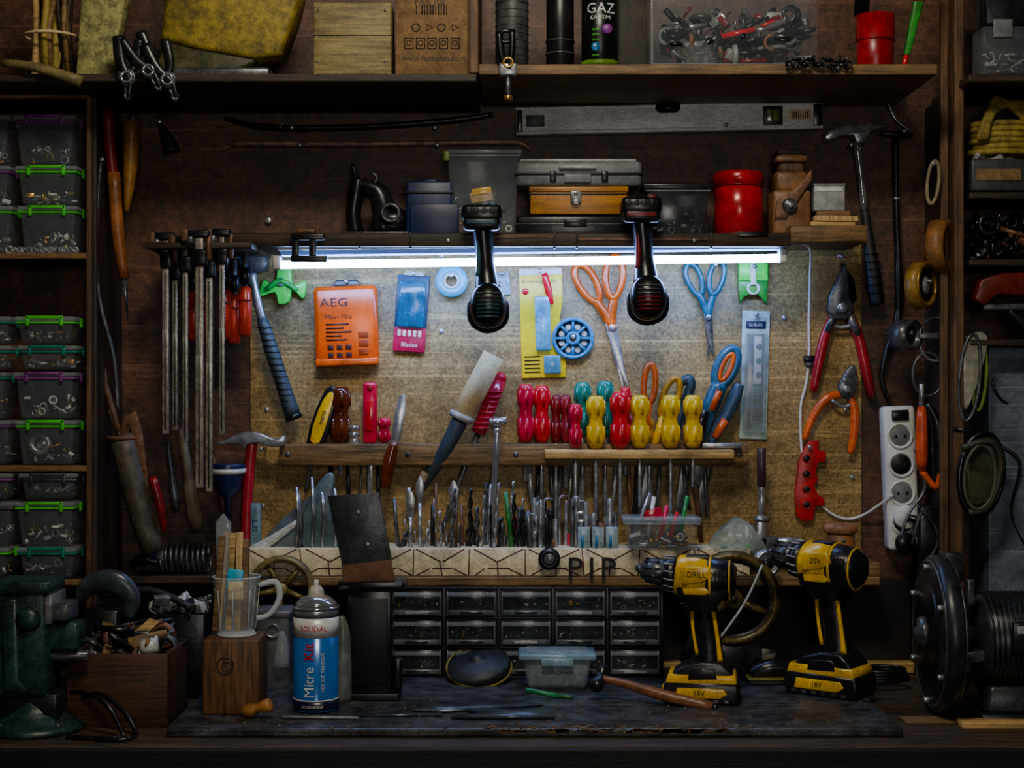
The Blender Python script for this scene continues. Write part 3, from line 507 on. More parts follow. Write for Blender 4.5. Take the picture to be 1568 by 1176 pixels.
# ---------------------------------------------------------------- bench items
y=1095; Yd=Yb(y)
o=O('black_steel_stand',Yd)
o.box(542,922,612,1093,-60,0,blk,3); o.box(536,1083,624,1095,-66,6,dblk,2); o.box(528,908,632,924,-68,8,blk,3); o.box(612,1030,628,1080,-30,-6,blk,6); o.box(548,935,606,1070,0,3,dblk,2); o.done()
o=O('steel_plate_shelf_bracket',Yd); o.poly([(512,775),(592,770),(612,872),(614,906),(536,908),(534,880)],-3,3,M('3c4044',.32,.3,60,.5,.3),1); o.poly([(536,882),(612,874),(618,907),(536,909)],3,8,M('6a442c',.65),1); o.disc(560,800,3,3,5,steel); o.disc(575,850,3,3,5,steel); o.done()
Yc=Yb(1108); o=O('spray_adhesive_can',Yc); x=494
R=35; cb=M('1468b8',.2,.1,40,.1,.02,dirt=.2,grit=.05); cw=M('e8e8e4',.3,.1,40,.1,.02,dirt=.15,grit=.05)
o.lathe((x,1108,0),(x,948,0),[(0,33),(.015,R+1),(.03,R),(1,R)],cb,48); o.lathe((x,992,0),(x,962,0),[(0,R+.3),(1,R+.3)],cw,48); o.lathe((x,962,0),(x,950,0),[(0,R+.35),(1,R+.35)],M('9aa0a4',.25,.6,dirt=.2),48); o.lathe((x,950,0),(x,946,0),[(0,R+1.2),(1,R+1)],chrome,40)
o.lathe((x,1108,0),(x,1090,0),[(0,R+.6),(1,R+.5)],M('1a1a40',.3),48); o.lathe((x,1090,0),(x,1088,0),[(0,R+.7),(1,R+.6)],cw,48)
o.lathe((x,946,0),(x,930,0),[(0,R),(.4,R-5),(.8,22),(1,14)],chrome,40); o.lathe((x,938,0),(x,915,0),[(0,14),(.7,12),(1,7)],M('d8d4c4',.4),24); o.cyl((x,917,0),(x,906,0),4,white)
o.text('SOUDAL',x,978,9,.9,M('c01020',.4,dirt=0),wrap=(x,R,0),sx=.85); o.text('Mitre',x-6,1060,16,.9,M('ffffff',.4,dirt=0),a=-90,wrap=(x,R,0),sx=.95); o.text('Kit',x-6,1013,16,1.2,M('ff1010',.4,dirt=0,em=0),a=-90,wrap=(x,R,0),sx=1)
o.text('MDF KIT ADHESIVE',x+15,1045,5,.9,cw,a=-90,wrap=(x,R,0)); o.text('2C ADHESIVE',x-2,1098,4,1.4,cw,wrap=(x,R,0)); o.done()
o=O('plastic_bottle',Yb(1100)); o.tube([(533,1100,-18),(534,1040,-18),(534,990,-18),(532,965,-18)],[15,14,11,4],M('7c847c',.3,al=.8),14,4); o.done()
Yw=Yb(1117)
o=O('wooden_block',Yw); o.box(316,1000,404,1117,-88,0,M('74502f',.5,0,14,.7,.6,ax=WY),3); o.ring(352,1040,.4,13,1.2,dwood); o.ring(354,1041,.4,7,1,dwood); o.done()
o=O('glass_mug',Yw); x=362; gl=M('d8e4e4',.03,0,40,.1,0,al=.13,dirt=0); g2=M('e0ecec',.04,0,40,.1,0,al=.5,dirt=0)
o.lathe((x,1000,-44),(x,905,-44),[(0,28),(.05,30),(.9,37),(.99,38.5),(1,37),(.98,35),(.9,34),(.1,27),(.08,3)],gl,36); o.ring(x,906,-44,37.5,1.2,g2,'y',n=36); o.ring(x,997,-44,29,2.2,g2,'y',n=36); o.lathe((x,1000,-44),(x,992,-44),[(0,28),(1,29)],g2,36)
o.tube([(397,920,-44),(424,915,-44),(430,940,-44),(414,966,-44),(394,972,-44)],[4,5,5,4,4],g2,10,5)
for a in range(8): o.tube([(x+30*math.cos(a*.785),988,-44+30*math.sin(a*.785)),(x+36*math.cos(a*.785),925,-44+36*math.sin(a*.785))],.8,g2,5)
o.done()
o=O('wooden_stir_sticks',Yw)
for a,b,m in ((352,338,lwoodv),(360,352,lwood),(370,366,lwoodv),(346,334,wood),(378,374,wood)): o.box(b-5,836+rnd(-8,18),b+5,992,-50+rnd(-12,8),-46+rnd(-4,12),m,1,a=(b-a)*-.35)
o.box(350,893,374,925,-30,-24,cyan,1,a=8); o.box(352,912,376,940,-26,-22,cream,1); o.poly([(330,905),(328,820),(340,806),(352,822),(350,905)],-56,-42,clear2,3); o.done()
o=O('small_wood_knob',Yb(1120)); o.lathe((380,1112,0),(426,1098,14),[(0,6),(.06,9),(.3,11),(.45,8),(.55,7),(.7,10),(.95,11),(1,8)],M('b07838',.4,0,20,.4,.2),18); o.done()
Yk=-.40; k=S(Yk); bk=600+447/k
o=O('wooden_crate',Yk); cm=M('50301c',.55,0,14,.6,.4,ax=WX)
for a in ((104,1022,262,bk,-8,0),(104,1022,112,bk,-150,-2),(254,1022,262,bk,-150,-2),(104,1022,262,bk,-150,-142),(104,bk-8,262,bk,-150,-2)): o.box(*a,cm,1.5)
o.junk(125,1005,242,1040,-135,-15,70,[dsteel,blkm,rust,dsteel,blk,wood,dsteel,blk],(14,34))
for i in range(14): o.tube([(rnd(120,180),rnd(985,1020),rnd(-130,-20)),(rnd(190,250),rnd(975,1030),rnd(-130,-20))],rnd(3,7),random.choice([dsteel,rust,wood,blk,blkm]),8)
o.lathe((215,1018,-30),(240,1012,-30),[(0,14),(.5,14),(1,11)],alu,20); o.poly([(180,1010),(220,975),(236,980),(200,1014)],-60,-56,lwood,1); o.done()
o=O('angle_grinder',-.25); o.tube([(120,940,-10),(140,915,0),(180,910,0),(205,935,0),(200,965,0)],[8,16,20,16,8],M('4c5660',.3,.2,50,.5,.2),14,5,fl=.6); o.box(128,950,190,600+447/S(-.25),-40,10,blkm,8); o.done()
o=O('steel_junk_box',-.22); bb=600+447/S(-.22); o.box(240,960,320,bb,-60,0,blkm,3); o.junk(240,938,320,957,-50,0,40,[dsteel,rust,blkm,alu,dsteel,steel],(10,22)); o.tube([(150,935,-30),(230,925,-20),(300,950,0)],6,rub,8,4); o.done()
o=O('metal_ammo_box',-.2); bb=600+447/S(-.2); o.box(400,958,452,bb,-70,0,M('5d6062',.5,.2,50,.4,.2),3); o.box(398,955,454,966,-72,2,M('6d7072',.45,.2,50,.3,.2),2); o.ring(426,985,3,10,2,steel); o.tube([(440,985,6),(442,1005,6),(440,1040,6)],[4,10,14],clear2,10,3); o.done()
o=O('sanding_pad',Yb(1068)); o.rot(-28,(748,1064),'X'); o.lathe((748,1064,-26),(744,1038,-30),[(0,50),(.3,52),(.5,50),(.75,20),(.8,9),(1,8)],rub,40); o.ring(748,1058,-27,51,2,M('8a7a28',.5),'y',n=40); o.done()
yc=1078; o=O('lidded_plastic_container',Yb(yc)); o.box(817,1030,925,yc,-62,0,M('b8c8d0',.12,0,60,.2,.05,al=.4),8,top=.86); o.box(810,1022,932,1032,-68,6,M('8fb4c4',.15,0,60,.2,.05,al=.75),4); o.box(822,1019,920,1024,-58,-4,clear2,2); o.box(846,1028,896,1040,5,9,M('8fb4c4',.2,al=.9),2)
o.junk(835,1046,908,1070,-50,-8,60,[dsteel,steel,blkm,lgrey],(4,10)); o.done()
o=O('green_marker_pen',Yb(1090)); o.cyl((822,1078,0),(872,1086,8),4.2,M('1a8a4a',.3),12); o.cyl((872,1086,8),(896,1087,12),3.4,M('2a6a3a',.3),12); o.done()
o=O('ball_peen_hammer',Yb(1105)); hw=M('94603c',.35,0,16,.5,.2,ax=WX)
o.tube([(944,1070,-50),(985,1077,-36),(1040,1090,-14),(1112,1103,8)],[6,7,9,8],hw,14,4); o.lathe((932,1084,-36),(948,1056,-66),[(0,9),(.1,11),(.4,11),(.5,8),(.7,8),(.8,11),(1,9)],blkm,18); o.cyl((1112,1103,8),(1120,1105,10),8.4,blk,14); o.done()
o=O('steel_offcut_plates',Yb(1125)); pm=M('5a6670',.25,.3,40,.5,.3,kind='scratch')
def flat(o,pts,yt,th,m):
    t=bmesh.new(); f=t.faces.new([t.verts.new((p[0],yt,p[1])) for p in pts]); r=bmesh.ops.extrude_face_region(t,geom=[f])
    for v in r['geom']:
        if isinstance(v,bmesh.types.BMVert): v.co.y=yt+th
    o.put(t,m)
flat(o,[(705,0),(868,-6),(866,-66),(730,-50),(755,-30)],1119,5,pm); flat(o,[(640,-60),(690,-50),(850,-95),(820,-130),(740,-110),(650,-115)],1120,4,pm); flat(o,[(560,-20),(690,-24),(686,-34),(560,-30)],1121,3,pm); flat(o,[(440,-8),(560,0),(556,-10),(440,-20)],1121,3,lgrey); o.done()
# cordless drills
def drill(x,y,Y,k,yaw,lbl):
    o=O('cordless_drill',Y)
    if yaw: o.rot(yaw,(x,y),'Y')
    q=lambda a,b,c=0:(x+a*k,y+b*k,c*k)
    def L(a,b,pr,m,n=28,fl=1): o.lathe(q(*a),q(*b),[(t,r*k) for t,r in pr],m,n,False,fl)
    dy=M('ffc400',.25,0,60,.2,.08,dirt=.45,grit=.25); db=M('1b1c20',.3,0,80,.4,.2)
    L((-96,-14),(-58,-8),[(0,9),(.06,14),(.3,17),(.32,19),(.9,21),(1,18)],dsteel)
    for a in range(10):
        an=a*math.pi/5; o.tube([q(-88,-12+18*math.cos(an),18*math.sin(an)),q(-64,-9+21*math.cos(an),21*math.sin(an))],1.8*k,blk,6)
    L((-104,-15),(-94,-14),[(0,4),(1,10)],dsteel)
    L((-60,-8),(-40,-5),[(0,22),(.1,27),(.9,29),(1,26)],db)
    for a in range(14):
        an=a*math.pi/7; o.tube([q(-58,-8+27*math.cos(an),27*math.sin(an)),q(-43,-6+29*math.cos(an),29*math.sin(an))],1.5*k,lgrey,6)
    L((-41,-5),(10,0),[(0,28),(.12,33),(.6,35),(1,33)],dy)
    L((8,0),(54,3),[(0,34),(.1,35),(.75,32),(1,22)],db); o.ring(*q(14,0),35*k,2.2*k,dy,'x'); o.ring(*q(44,2),31*k,1.6*k,dy,'x')
    for a in range(4): o.box(*q(22+a*5,-16)[:2],*q(24+a*5,12)[:2],28*k,35*k,dblk,.5)
    o.poly([q(*p)[:2] for p in [(-38,6),(-24,-2),(16,2),(46,4),(44,22),(26,34),(24,48),(-18,48),(-22,34),(-36,28)]],-30*k,30*k,db,4*k)
    o.poly([q(*p)[:2] for p in [(-32,-20),(12,-24),(20,-8),(2,2),(-28,6)]],28*k,35.5*k,dy,2*k); o.text(lbl,*q(-6,-10)[:2],9*k,36.2*k,dblk,sx=.9)
    o.poly([q(*p)[:2] for p in [(-28,12),(10,10),(16,16),(8,22),(-26,22)]],30*k,32*k,dy,1*k)
    o.box(*q(-24,-37)[:2],*q(14,-31)[:2],-12*k,12*k,db,2)
    o.tube([q(2,30),q(4,60),q(10,95),q(12,138)],[24*k,22*k,21*k,25*k],db,20,5,fl=.8)
    o.tube([q(16,34,16),q(21,60,14),q(26,95,13),q(30,128,13)],[4*k,3.4*k,3.4*k,5*k],dy,8,4); o.tube([q(-14,42,14),q(-13,75,13),q(-6,118,13)],[3.4*k,2.6*k,3*k],dy,8,4)
    o.poly([q(*p)[:2] for p in [(-34,40),(-14,38),(-12,66),(-22,64),(-30,54)]],-9*k,9*k,blkm,2*k)
    o.poly([q(*p)[:2] for p in [(-44,146),(-28,134),(0,126),(32,126),(48,140),(54,162),(-52,162)]],-32*k,32*k,db,5*k)
    o.poly([q(*p)[:2] for p in [(-50,146),(52,146),(58,162),(-56,162)]],-35*k,35*k,dy,4*k)
    o.poly([q(*p)[:2] for p in [(-56,158),(58,158),(62,172),(58,192),(-54,192),(-60,178)]],-37*k,37*k,db,5*k)
    o.poly([q(*p)[:2] for p in [(-36,166),(36,166),(42,174),(30,182),(-40,182)]],36*k,39*k,dy,1.5*k); o.box(*q(-61,168)[:2],*q(-54,182)[:2],-20*k,20*k,dy,2)
    o.poly([q(*p)[:2] for p in [(-16,138),(22,136),(26,152),(-20,154)]],33*k,36*k,db,1.5*k); o.text('18V',*q(-2,174)[:2],8*k,39.6*k,dblk)
    for a in range(6): o.box(*q(-44+a*16,184)[:2],*q(-36+a*16,189)[:2],36*k,38*k,dsteel,.5)
    o.done()
drill(1096,904,Yb(1094),.99,-10,'DRILL'); drill(1296,884,Yb(1083),1.036,-38,'20V')
o=O('wooden_knob_block',-.1); o.cyl((1318,900,-20),(1318,835,-20),22,M('9a6238',.5,0,18,.5,.3),24); o.cyl((1318,835,-20),(1318,820,-20),26,M('c08458',.5,0,18,.5,.3),24); o.disc(1318,845,3,1,3,dsteel); o.done()
yy=1052; o=O('small_bowl',Yb(yy)); o.lathe((1184,yy,0),(1184,1018,0),[(0,12),(.1,14),(.6,24),(1,29),(1,27),(.6,21),(.2,10),(.18,1)],M('b0a890',.4),28); o.done()
o=O('palm_sander',Yb(1072)); o.box(1172,1064,1258,1072,-40,-4,rub,2,a=0); o.tube([(1176,1058,-22),(1210,1048,-22),(1256,1054,-22)],[9,15,9],blk,14,5); o.box(1170,1061,1260,1064,-42,-2,M('8a7a28',.4),1); o.done()
o=O('coiled_cord',Yb(1068))
for k_ in range(4): o.ring(1380,1064-k_*5,-20,44-k_*2,3,blk,'y',ry=26)
o.done()
Yv=-.44; bv=600+447/S(Yv)
o=O('bench_vise',Yv)
o.lathe((42,bv,-40),(42,bv-60,-40),[(0,80),(.12,80),(.2,72),(.5,44),(.8,36),(1,36)],vgreen,36); o.box(-12,918,74,bv-55,-80,0,vgreen,10); o.box(-14,908,78,930,-84,4,vgreen,5); o.box(60,945,104,972,-70,-4,dsteel,3); o.box(60,975,118,1020,-60,-14,vgreen,5); o.cyl((50,1030,-30),(130,1030,-30),9,dsteel,14); o.cyl((-20,1060,2),(-20,1060,20),14,dsteel); o.lathe((44,968,0),(44,968,12),[(0,20),(.6,18),(1,10)],vgreen); o.box(-10,1085,90,bv-6,-70,-4,blkm,6)
o.box(70,930,80,975,-80,0,steel,1); o.poly([(4,940),(26,935),(30,1060),(50,1080),(8,1080)],0,7,vgreen,3)
for a in range(4): o.cyl((42+64*math.cos(a*1.57+.7),bv-10,-40+64*math.sin(a*1.57+.7)),(42+64*math.cos(a*1.57+.7),bv-18,-40+64*math.sin(a*1.57+.7)),8,dsteel,6)
o.done()
o=O('black_power_cord',-.45); bq=600+447/S(-.45)-3.5
o.tube([(100,1090,-40),(130,1088,-20),(170,1105,0),(195,bq,10),(188,bq,26),(150,bq,30),(110,bq,20)],3.8,blk,8,6); o.tube([(112,1100,-60),(150,1094,-40),(192,1120,-20),(212,bq,0),(206,bq,36),(160,bq,38)],3.8,blk,8,6); o.done()
# bench grinder (right foreground)
Yg=-.33; bg=600+447/S(Yg)
o=O('bench_grinder',Yg); o.rot(-2,(1530,1000),'Y'); gm=M('30363a',.35,.2,50,.5,.3)
o.lathe((1450,990,0),(1484,990,0),[(0,96),(.1,116),(.25,122),(.75,122),(.9,116),(1,90)],gm,48); o.lathe((1444,990,0),(1452,990,0),[(0,52),(.5,60),(1,96)],blkm,40); o.lathe((1428,990,0),(1446,990,0),[(0,8),(.3,12),(.4,24),(1,28)],dsteel,24)
o.ring(1454,990,0,112,3,dsteel,'x',n=48); o.ring(1482,990,0,112,3,dsteel,'x',n=48); o.cyl((1480,990,0),(1525,990,0),24,gm,20)
o.lathe((1515,1000,0),(1680,1000,0),[(0,40),(.05,66),(.12,74),(.88,74),(.95,66),(1,40)],gm,40)
for k_ in range(9): o.ring(1534+k_*8,1000,0,75,1.8,blkm,'x',n=40,nr=6)
o.box(1532,1060,1670,bg-14,-52,52,gm,8,top=1.15); o.box(1515,bg-16,1685,bg,-66,66,blkm,4); o.poly([(1486,1010),(1530,1006),(1530,1022),(1500,1026),(1500,1040),(1486,1040)],20,60,dsteel,2); o.poly([(1470,862),(1500,864),(1504,905),(1484,912)],-20,20,gm,3); o.box(1500,900,1512,940,30,44,dsteel,2); o.box(1560,960,1600,1010,70,78,blkm,3); o.box(1566,966,1594,978,78,79,lgrey,.3)
for a in range(6): o.cyl((1452,990+104*math.cos(a*1.05),104*math.sin(a*1.05)),(1444,990+104*math.cos(a*1.05),104*math.sin(a*1.05)),5,steel,6)
o.done()
o=O('wood_offcut_board',-.4); bo=600+447/S(-.4); o.box(1500,bo-10,1640,bo,-26,12,lwood,1.5); o.box(1420,bo-5,1500,bo,-60,-20,wood,1.5,a=0); o.done()
# ---------------------------------------------------------------- left shelving with bins
YL=-.15
parts=[]
for i,(yt) in enumerate((395,727,905)):
    z=ZC+(600-yt)*.001*S(YL); parts.append(WB('shelf_%d'%i,-1.2,xw(137,YL),YL,-.001,z-.01,z,dwood)); parts.append(WB('edge_%d'%i,-1.2,xw(136,YL),YL-.004,YL,z-.009,z,wood,.001))
z=ZC+(600-148)*.001*S(YL); parts.append(WB('top_edge',-1.2,xw(136,YL),YL-.004,YL+.02,z-.006,z+.004,wood,.001))
parts.append(WB('bottom_edge',-1.2,xw(136,YL),YL,-.001,.889,.9,dwood))
parent('storage_shelving',parts)
Yt=-.12; kk=S(YL)/S(Yt)
def rowL(py): return 600-(600-py)*kk
def stack(rows):
    for yt,yb,c in rows:
        for (x0,x1) in ((34,131),(-75,26)):
            cc=c if x0>0 else random.choice([grn,purp,teal,dsteel]); dx=rnd(-8,4)
            tub('plastic_storage_box',x0+dx+3,yt,min(131,x1+dx+rnd(-2,6)),yb,Yt,cc,70,26,(4,11)).done()
b=rowL(395)
stack([(186,262,purp),(264,324,grn),(326,b,grn)])
b=rowL(727)
stack([(496,538,grn),(541,578,teal),(582,654,purp),(656,b,grn)])
b=rowL(905)
stack([(738,778,dsteel),(782,850,grn),(852,b,teal)])
o=O('ball_bearing',-.1); o.disc(74,692,17,30,40,steel,9); o.cyl((74,692,-10),(74,692,31),8,steel); o.done()
o=O('hex_nuts',-.125)
for i in range(17): o.ring(30+i*6+rnd(-2,2),rowL(395)-5,22+rnd(-6,3),4.4,2,steel,'d',n=6,nr=6)
o.done()
# ---------------------------------------------------------------- right side
YR=-.15; parts=[]
for i,yt in enumerate((300,405,530)):
    z=ZC+(600-yt)*.001*S(YR); parts.append(WB('shelf_%d'%i,xw(1515,YR),1.2,YR,-.001,z-.01,z,dwood))
parent('storage_shelving',parts)
WB('metal_cabinet_side',xw(1545,-.1),1.2,-.1,-.001,.9,ZC+.055,M('6c7c8c',.45,.1,25,.5,.3,kind='scratch'))
o=O('yellow_rope',YR); rb=M('a08a30',.7,0,80,.5,.5)
for k_ in range(6): o.ring(1580+rnd(-4,4),210+k_*9-22,-50,52+rnd(-8,4),5.2,rb,'y',ry=30,n=24)
for k_ in range(4): o.tube([(1528+rnd(0,20),215,-20),(1560,170-k_*6,-15),(1610,160+k_*8,-20),(1650,220,-20)],5.2,rb,8,6)
o.junk(1530,240,1600,290,-60,-20,24,[cream,lgrey,blk,dred],(8,16)); o.done()
o=O('power_tool_case',YR); o.box(1522,245,1640,297,-80,-16,M('3c4042',.45),4); o.box(1530,262,1600,280,-16,-14,card,1); o.done()
o=O('car_parts_pile',YR); o.junk(1530,340,1640,397,-80,-14,60,[blk,dsteel,blkm,rust,blk],(14,26)); o.done()
o=O('stapler',YR); o.poly([(1524,466),(1536,436),(1570,426),(1640,424),(1640,462),(1560,460),(1540,478)],-40,-6,M('7c2418',.35),3); o.box(1540,474,1640,484,-36,-10,dsteel,2); o.tube([(1580,480,-20),(1600,500,-20),(1640,524,-20)],[8,10,10],blkm,10,3); o.done()
o=O('box_of_screws',-.2); bx=600-444/S(-.2); o.box(1536,40,1640,bx,-60,-2,clear,3); o.box(1540,-60,1640,38,-60,0,blkm,3); o.junk(1545,70,1600,bx-8,-50,-10,30,[steel,lgrey,dsteel],(6,14)); o.box(1552,30,1582,58,-1,2,grey,1); o.done()
o=O('wall_tape_measure',-.13); o.rot(50,(1437,446),'Y'); o.disc(1437,446,37,-8,12,M('a07a2a',.4),27); o.disc(1437,446,28,6,11,dblk,12); o.disc(1437,446,14,-6,12,lgrey); o.ring(1437,446,12,32,3,brass); o.nail(1437,440,18,-10); o.done()
o=O('parcel_tape_roll',-.12); o.rot(58,(1470,380),'Y'); o.disc(1470,385,42,-12,14,M('9a6a34',.5),26); o.disc(1470,385,26,-10,12,card,22); o.done()
o=O('wire_loop',-.14); loop(o,1458,285,9,34,6,3,M('9a8a6a',.5),0); o.nail(1458,256,4,-10); o.done()
o=O('safety_glasses',-.14); loop(o,1512,590,16,68,5,3,dsteel,10); o.poly([(1502,560),(1514,525),(1534,520),(1540,540),(1524,600),(1506,640),(1498,600)],6,10,M('c8c8b8',.1,al=.55),1,3); loop(o,1530,590,10,52,4,3,M('6a8a28',.4),4); o.tube([(1505,530,8),(1535,518,0),(1560,540,-30)],3,dsteel,6,3); o.done()
o=O('safety_goggles',-.15); loop(o,1530,740,34,64,6,5,blk,10); loop(o,1526,745,24,50,4,3,M('5a5844',.4),16); o.tube([(1500,700,10),(1545,690,14),(1560,730,12),(1540,790,12),(1510,800,10)],7,M('38382c',.5),8,5); o.poly([(1505,720),(1530,700),(1552,722),(1545,775),(1515,785)],4,8,M('5c5c44',.12,al=.45),1,3); o.tube([(1490,670,0),(1530,676,0)],4,blk,6); o.done()
o=O('wire_strippers',-.1); o.lathe((1440,635,0),(1440,735,0),[(0,6),(.2,9),(.8,10),(1,7)],M('d8501c',.35),14); o.cyl((1440,600,0),(1440,636,0),4,steel); o.tube([(1466,735,0),(1468,700,0),(1464,660,0),(1448,630,0)],[9,12,9,5],blkm,12,4); o.tube([(1440,735,0),(1462,762,0),(1470,740,0)],[5,5,5],org,8,4); o.ring(1450,585,0,24,2,dsteel,ry=34); o.ring(1462,530,0,26,2,steel,ry=34); o.box(1435,520,1480,530,-4,6,dsteel,2); o.tube([(1478,510,0),(1480,560,0),(1470,620,0)],3,steel,6,3); o.done()
o=O('magnifier_lamp_head',-.1); o.rot(40,(1415,524),'Y'); o.disc(1415,524,24,-16,16,dsteel,17); o.disc(1415,524,20,0,6,blk); o.nail(1415,520,10,-40); o.done()
o=O('hanging_cables',-.1)
for P in ([(1424,850),(1440,800),(1466,840),(1450,880)],[(1430,700),(1446,760),(1420,800),(1404,840)],[(1545,690),(1590,720),(1580,800),(1600,850)],[(1540,560),(1560,620),(1600,640)]): o.tube([(a,b,rnd(-10,10)) for a,b in P],2.6,random.choice([blk,dsteel]),7,6)
o.box(1437,790,1475,900,-20,-6,blkm,4); o.done()
# ---------------------------------------------------------------- top shelf contents
YT=-.22; BL=600-434.6/S(YT); BR=600-448/S(YT)
o=O('kindling_bundle',YT)
for i in range(16): x0=rnd(38,105); o.tube([(x0,BL-3,rnd(-60,-10)),(x0+rnd(-4,4),40,rnd(-60,-10)),(x0+rnd(-12,14),-60,rnd(-60,-10))],rnd(4,7),random.choice([wood,lwood,M('b09a40',.6),dwood]),7)
o.ring(70,50,-35,42,2.5,cream,'y'); o.done()
o=O('foam_sheet',YT); o.poly([(118,BL),(130,-60),(206,-60),(172,BL)],-40,0,M('a8a460',.7,0,80,.6,1),3); o.done()
o=O('wood_handle',-.26); o.tube([(4,98,0),(60,106,0),(128,128,0)],[6,8,9],M('8a7a4a',.5),12,3); o.done()
o=O('foam_block',YT); o.poly([(250,60),(262,-60),(480,-60),(462,20),(440,84),(400,92),(300,74)],-70,0,foam,8); o.poly([(262,44),(258,52),(236,BL),(330,BL),(400,92)],-60,-8,M('5a5a38',.4,0,60,.5,.3,al=.95),3); o.box(240,104,420,BL,-70,-4,dsteel,3); o.done()
o=O('wooden_crate_box',YT); o.box(490,4,612,BL,-60,6,M('9c8c58',.6,0,14,.5,.3,ax=WX),3)
for (a,b_) in ((496,18),(600,18),(496,98),(600,98)): o.disc(a+2,b_,2,6,7,dsteel)
o.box(490,56,612,57,5,7,dwood,.2); o.done()
o=O('cardboard_box',YT); o.box(618,-60,736,BL-1,-60,4,card,1.5); kd=M('241a12',.6,0,60,.1,0,dirt=0)
o.text('www.fanexfan.com',678,92,9,4.6,kd); o.text('PAX 100',672,4,9,4.6,kd)
for i in range(12): o.box(650+i*4.3,8,650+i*4.3+rnd(1,2.6),24,4,4.5,kd,0)
for i in range(5): o.box(632+i*18,60,646+i*18,61.5,4,4.5,kd,0); o.box(632+i*18,76,646+i*18,77.5,4,4.5,kd,0); o.box(632+i*18,60,633.5+i*18,77,4,4.5,kd,0); o.box(645+i*18,60,646.5+i*18,77,4,4.5,kd,0); o.ring(639+i*18,68,4.4,4,.7,kd,n=12,nr=4)
for i in range(4): o.ring(650+i*20,44,4.4,6,1,kd,n=3 if i%2 else 12,nr=4)
o.done()
def springclamp(x,y,a):
    o=O('spring_clamp',-.262); o.rot(a,(x,y))
    o.tube([(x-14,y-60,6),(x-10,y-20,6),(x+4,y+10,6),(x+2,y+34,6)],[9,9,5,3],blkm,10,5,fl=.6); o.tube([(x+18,y-56,2),(x+12,y-20,2),(x-4,y+10,2),(x-2,y+34,2)],[9,8,5,3],blkm,10,5,fl=.6); o.ring(x,y+4,6,11,2.4,dsteel); o.ring(x,y+4,10,8,2,chrome); o.tube([(x-5,y+30,4),(x,y+38,4),(x+5,y+30,4)],3,dsteel,8,3); o.done()
springclamp(200,118,0); springclamp(262,122,-22); springclamp(232,108,-30)
o=O('toggle_clamp',-.262); o.tube([(780,50,2),(782,80,2),(790,110,2)],[6,7,6],blk,10,3); o.tube([(800,48,8),(800,80,8),(796,110,8)],[5,6,5],blk,10,3); o.ring(790,58,4,9,3,blkm); o.box(780,100,808,120,-2,12,steel,3); o.cyl((794,120,4),(794,160,4),4,dsteel,10); o.ring(794,100,12,7,2.2,brass); o.cyl((794,150,4),(794,158,4),7,brass,12); o.done()
o=O('spray_paint_can',YT); o.cyl((800,BR,-30),(800,-60,-30),26,M('4c4d4c',.5,0,40,.5,.2),30)
for i in range(9): o.ring(800,96-i*12,-30,26.4,.8,dsteel,'y',n=30,nr=4)
o.done()
o=O('black_thermos',YT); o.cyl((876,BR,-25),(876,-60,-25),22,M('1c1c1c',.35,.1,40,.4,.1),30); o.ring(876,60,-25,22,1.5,dsteel,'y'); o.ring(876,80,-25,22,1.5,dsteel,'y'); o.done()
o=O('gas_canister',YT); gx=938; o.lathe((gx,BR,-15),(gx,-60,-15),[(0,26),(.02,29),(1,29)],M('0d1410',.3),36); o.lathe((gx,BR-4,-15),(gx,BR-12,-15),[(0,29.4),(1,29.4)],M('6a9a20',.4),36); o.text('GAZ',gx,16,16,.8,white,wrap=(gx,29,-15)); o.text('KARISIMI',gx,30,6,.8,white,wrap=(gx,29,-15)); o.disc(gx+10,48,8,12,15,M('8a2a9a',.4))
for i in range(6): o.text('eco',gx-8,48+i*8,5,.8,grn,wrap=(gx,29,-15))
o.disc(gx-8,76,7,13,15.4,blue); o.done()
o=O('clear_plastic_organizer',YT); o.box(1018,-60,1278,BR,-80,8,M('98a6ae',.12,0,60,.2,.05,al=.12,dirt=.2,grit=0),5); o.box(1016,-30,1020,BR,-80,10,clear2,1); o.box(1018,BR-6,1278,BR,-82,10,clear2,2)
o.junk(1040,10,1265,BR-12,-70,0,150,[dsteel,steel,blk,blkm,dred,grey,lgrey,rust,blk,dsteel],(8,26))
for i in range(14): x0,y0=rnd(1050,1200),rnd(40,BR-12); o.tube([(x0,y0,rnd(-20,4)),(x0+rnd(30,80),y0+rnd(-24,10),rnd(-20,4))],rnd(2.5,5.5),random.choice([red,dred,blk,chrome,steel,blk]),8)
o.done()
o=O('grey_panel',YT); o.box(966,-60,1014,BR,-70,-30,M('3a362c',.7),2); o.done()
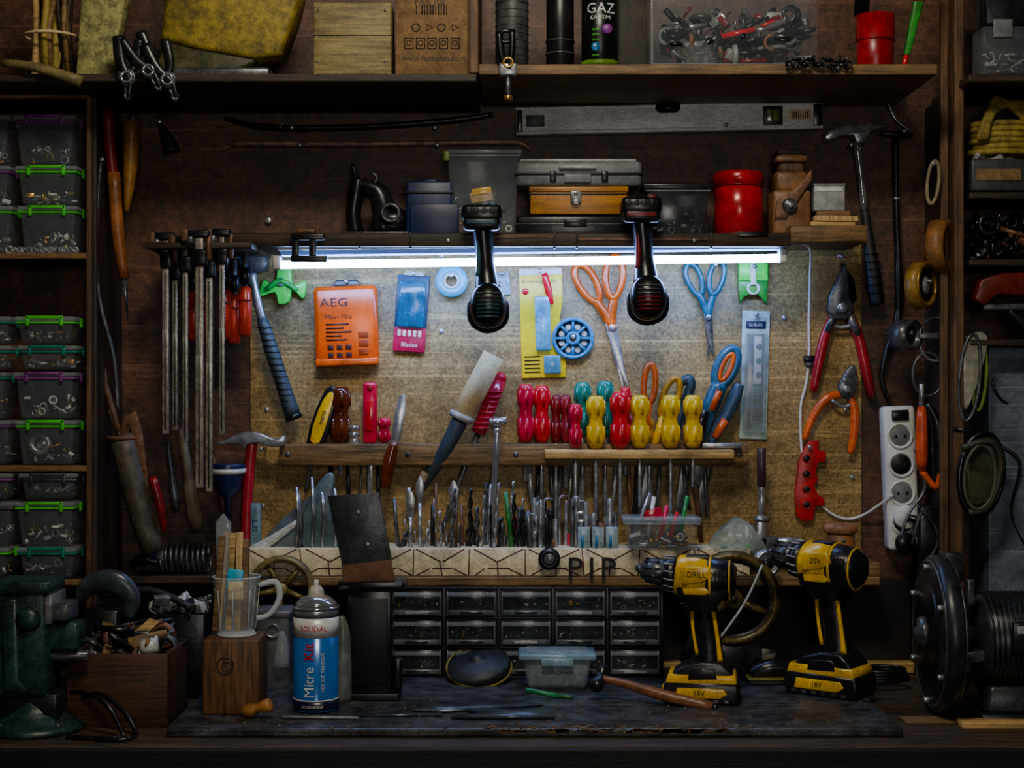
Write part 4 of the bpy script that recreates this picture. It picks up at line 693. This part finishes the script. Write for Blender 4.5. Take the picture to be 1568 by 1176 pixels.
o=O('red_cup',YT); rc=M('a80c1c',.3,dirt=.5); o.lathe((1372,BR,-20),(1372,20,-20),[(0,26),(.05,28),(1,31),(1,29),(.1,25),(.08,2)],rc,30); o.ring(1372,60,-20,30,1.5,dred,'y'); o.lathe((1350,20,-20),(1356,-60,-20),[(0,12),(1,12)],blk,16); o.tube([(1350,60,-20),(1352,-60,-20)],9,dred,12); o.done()
o=O('green_glue_tube',YT); o.poly([(1414,84),(1428,10),(1440,-60),(1462,-60),(1440,20),(1424,84)],-16,-4,M('2f9a28',.4),3); o.box(1428,-20,1446,0,-5,-2,red,1); o.cyl((1419,84,-10),(1414,BR,-10),4,red,10); o.done()
o=O('wire_brush_chain',-.255)
for i in range(22): o.ring(1228+i*4.6,98+5*math.sin(i*1.3),6+rnd(-3,3),5,2,blkm,random.choice('dyx'),n=10,nr=5)
for i in range(30): x0=1228+rnd(0,100); o.tube([(x0,100,6),(x0+rnd(-6,6),100+rnd(-12,14),8)],1.2,dsteel,5)
o.done()
o=O('hanging_wire_strip',-.01); o.tube([(1378,140,6),(1396,185,6),(1420,205,6)],1.6,steel,6,4); o.done()
# ---------------------------------------------------------------- lights, world, camera
def area(name,loc,rot,sx,sy,e,c):
    l=bpy.data.lights.new(name,'AREA'); l.shape='RECTANGLE'; l.size=sx; l.size_y=sy; l.energy=e; l.color=c
    ob=bpy.data.objects.new(name,l); ob.location=loc; ob.rotation_euler=[math.radians(a) for a in rot]; bpy.context.scene.collection.objects.link(ob)
area('ceiling_light',(0,-1.3,2.4),(32,0,0),.35,.2,11.5,(1,.9,.74))
area('front_fill_light',(.15,-2.9,1.5),(90,0,3),.4,.6,7,(1,.92,.84))  # added fill behind the camera, no real source; brightens the wall below the upper shelf
w=bpy.data.worlds.new('World'); bpy.context.scene.world=w; w.use_nodes=True
w.node_tree.nodes['Background'].inputs[0].default_value=(.6,.7,1,1); w.node_tree.nodes['Background'].inputs[1].default_value=.01
cd=bpy.data.cameras.new('camera'); cam=bpy.data.objects.new('camera',cd); bpy.context.scene.collection.objects.link(cam)
cam.location=(0,-D,ZC); cam.rotation_euler=(math.radians(90),0,0); cd.sensor_width=36; cd.lens=54
bpy.context.scene.camera=cam
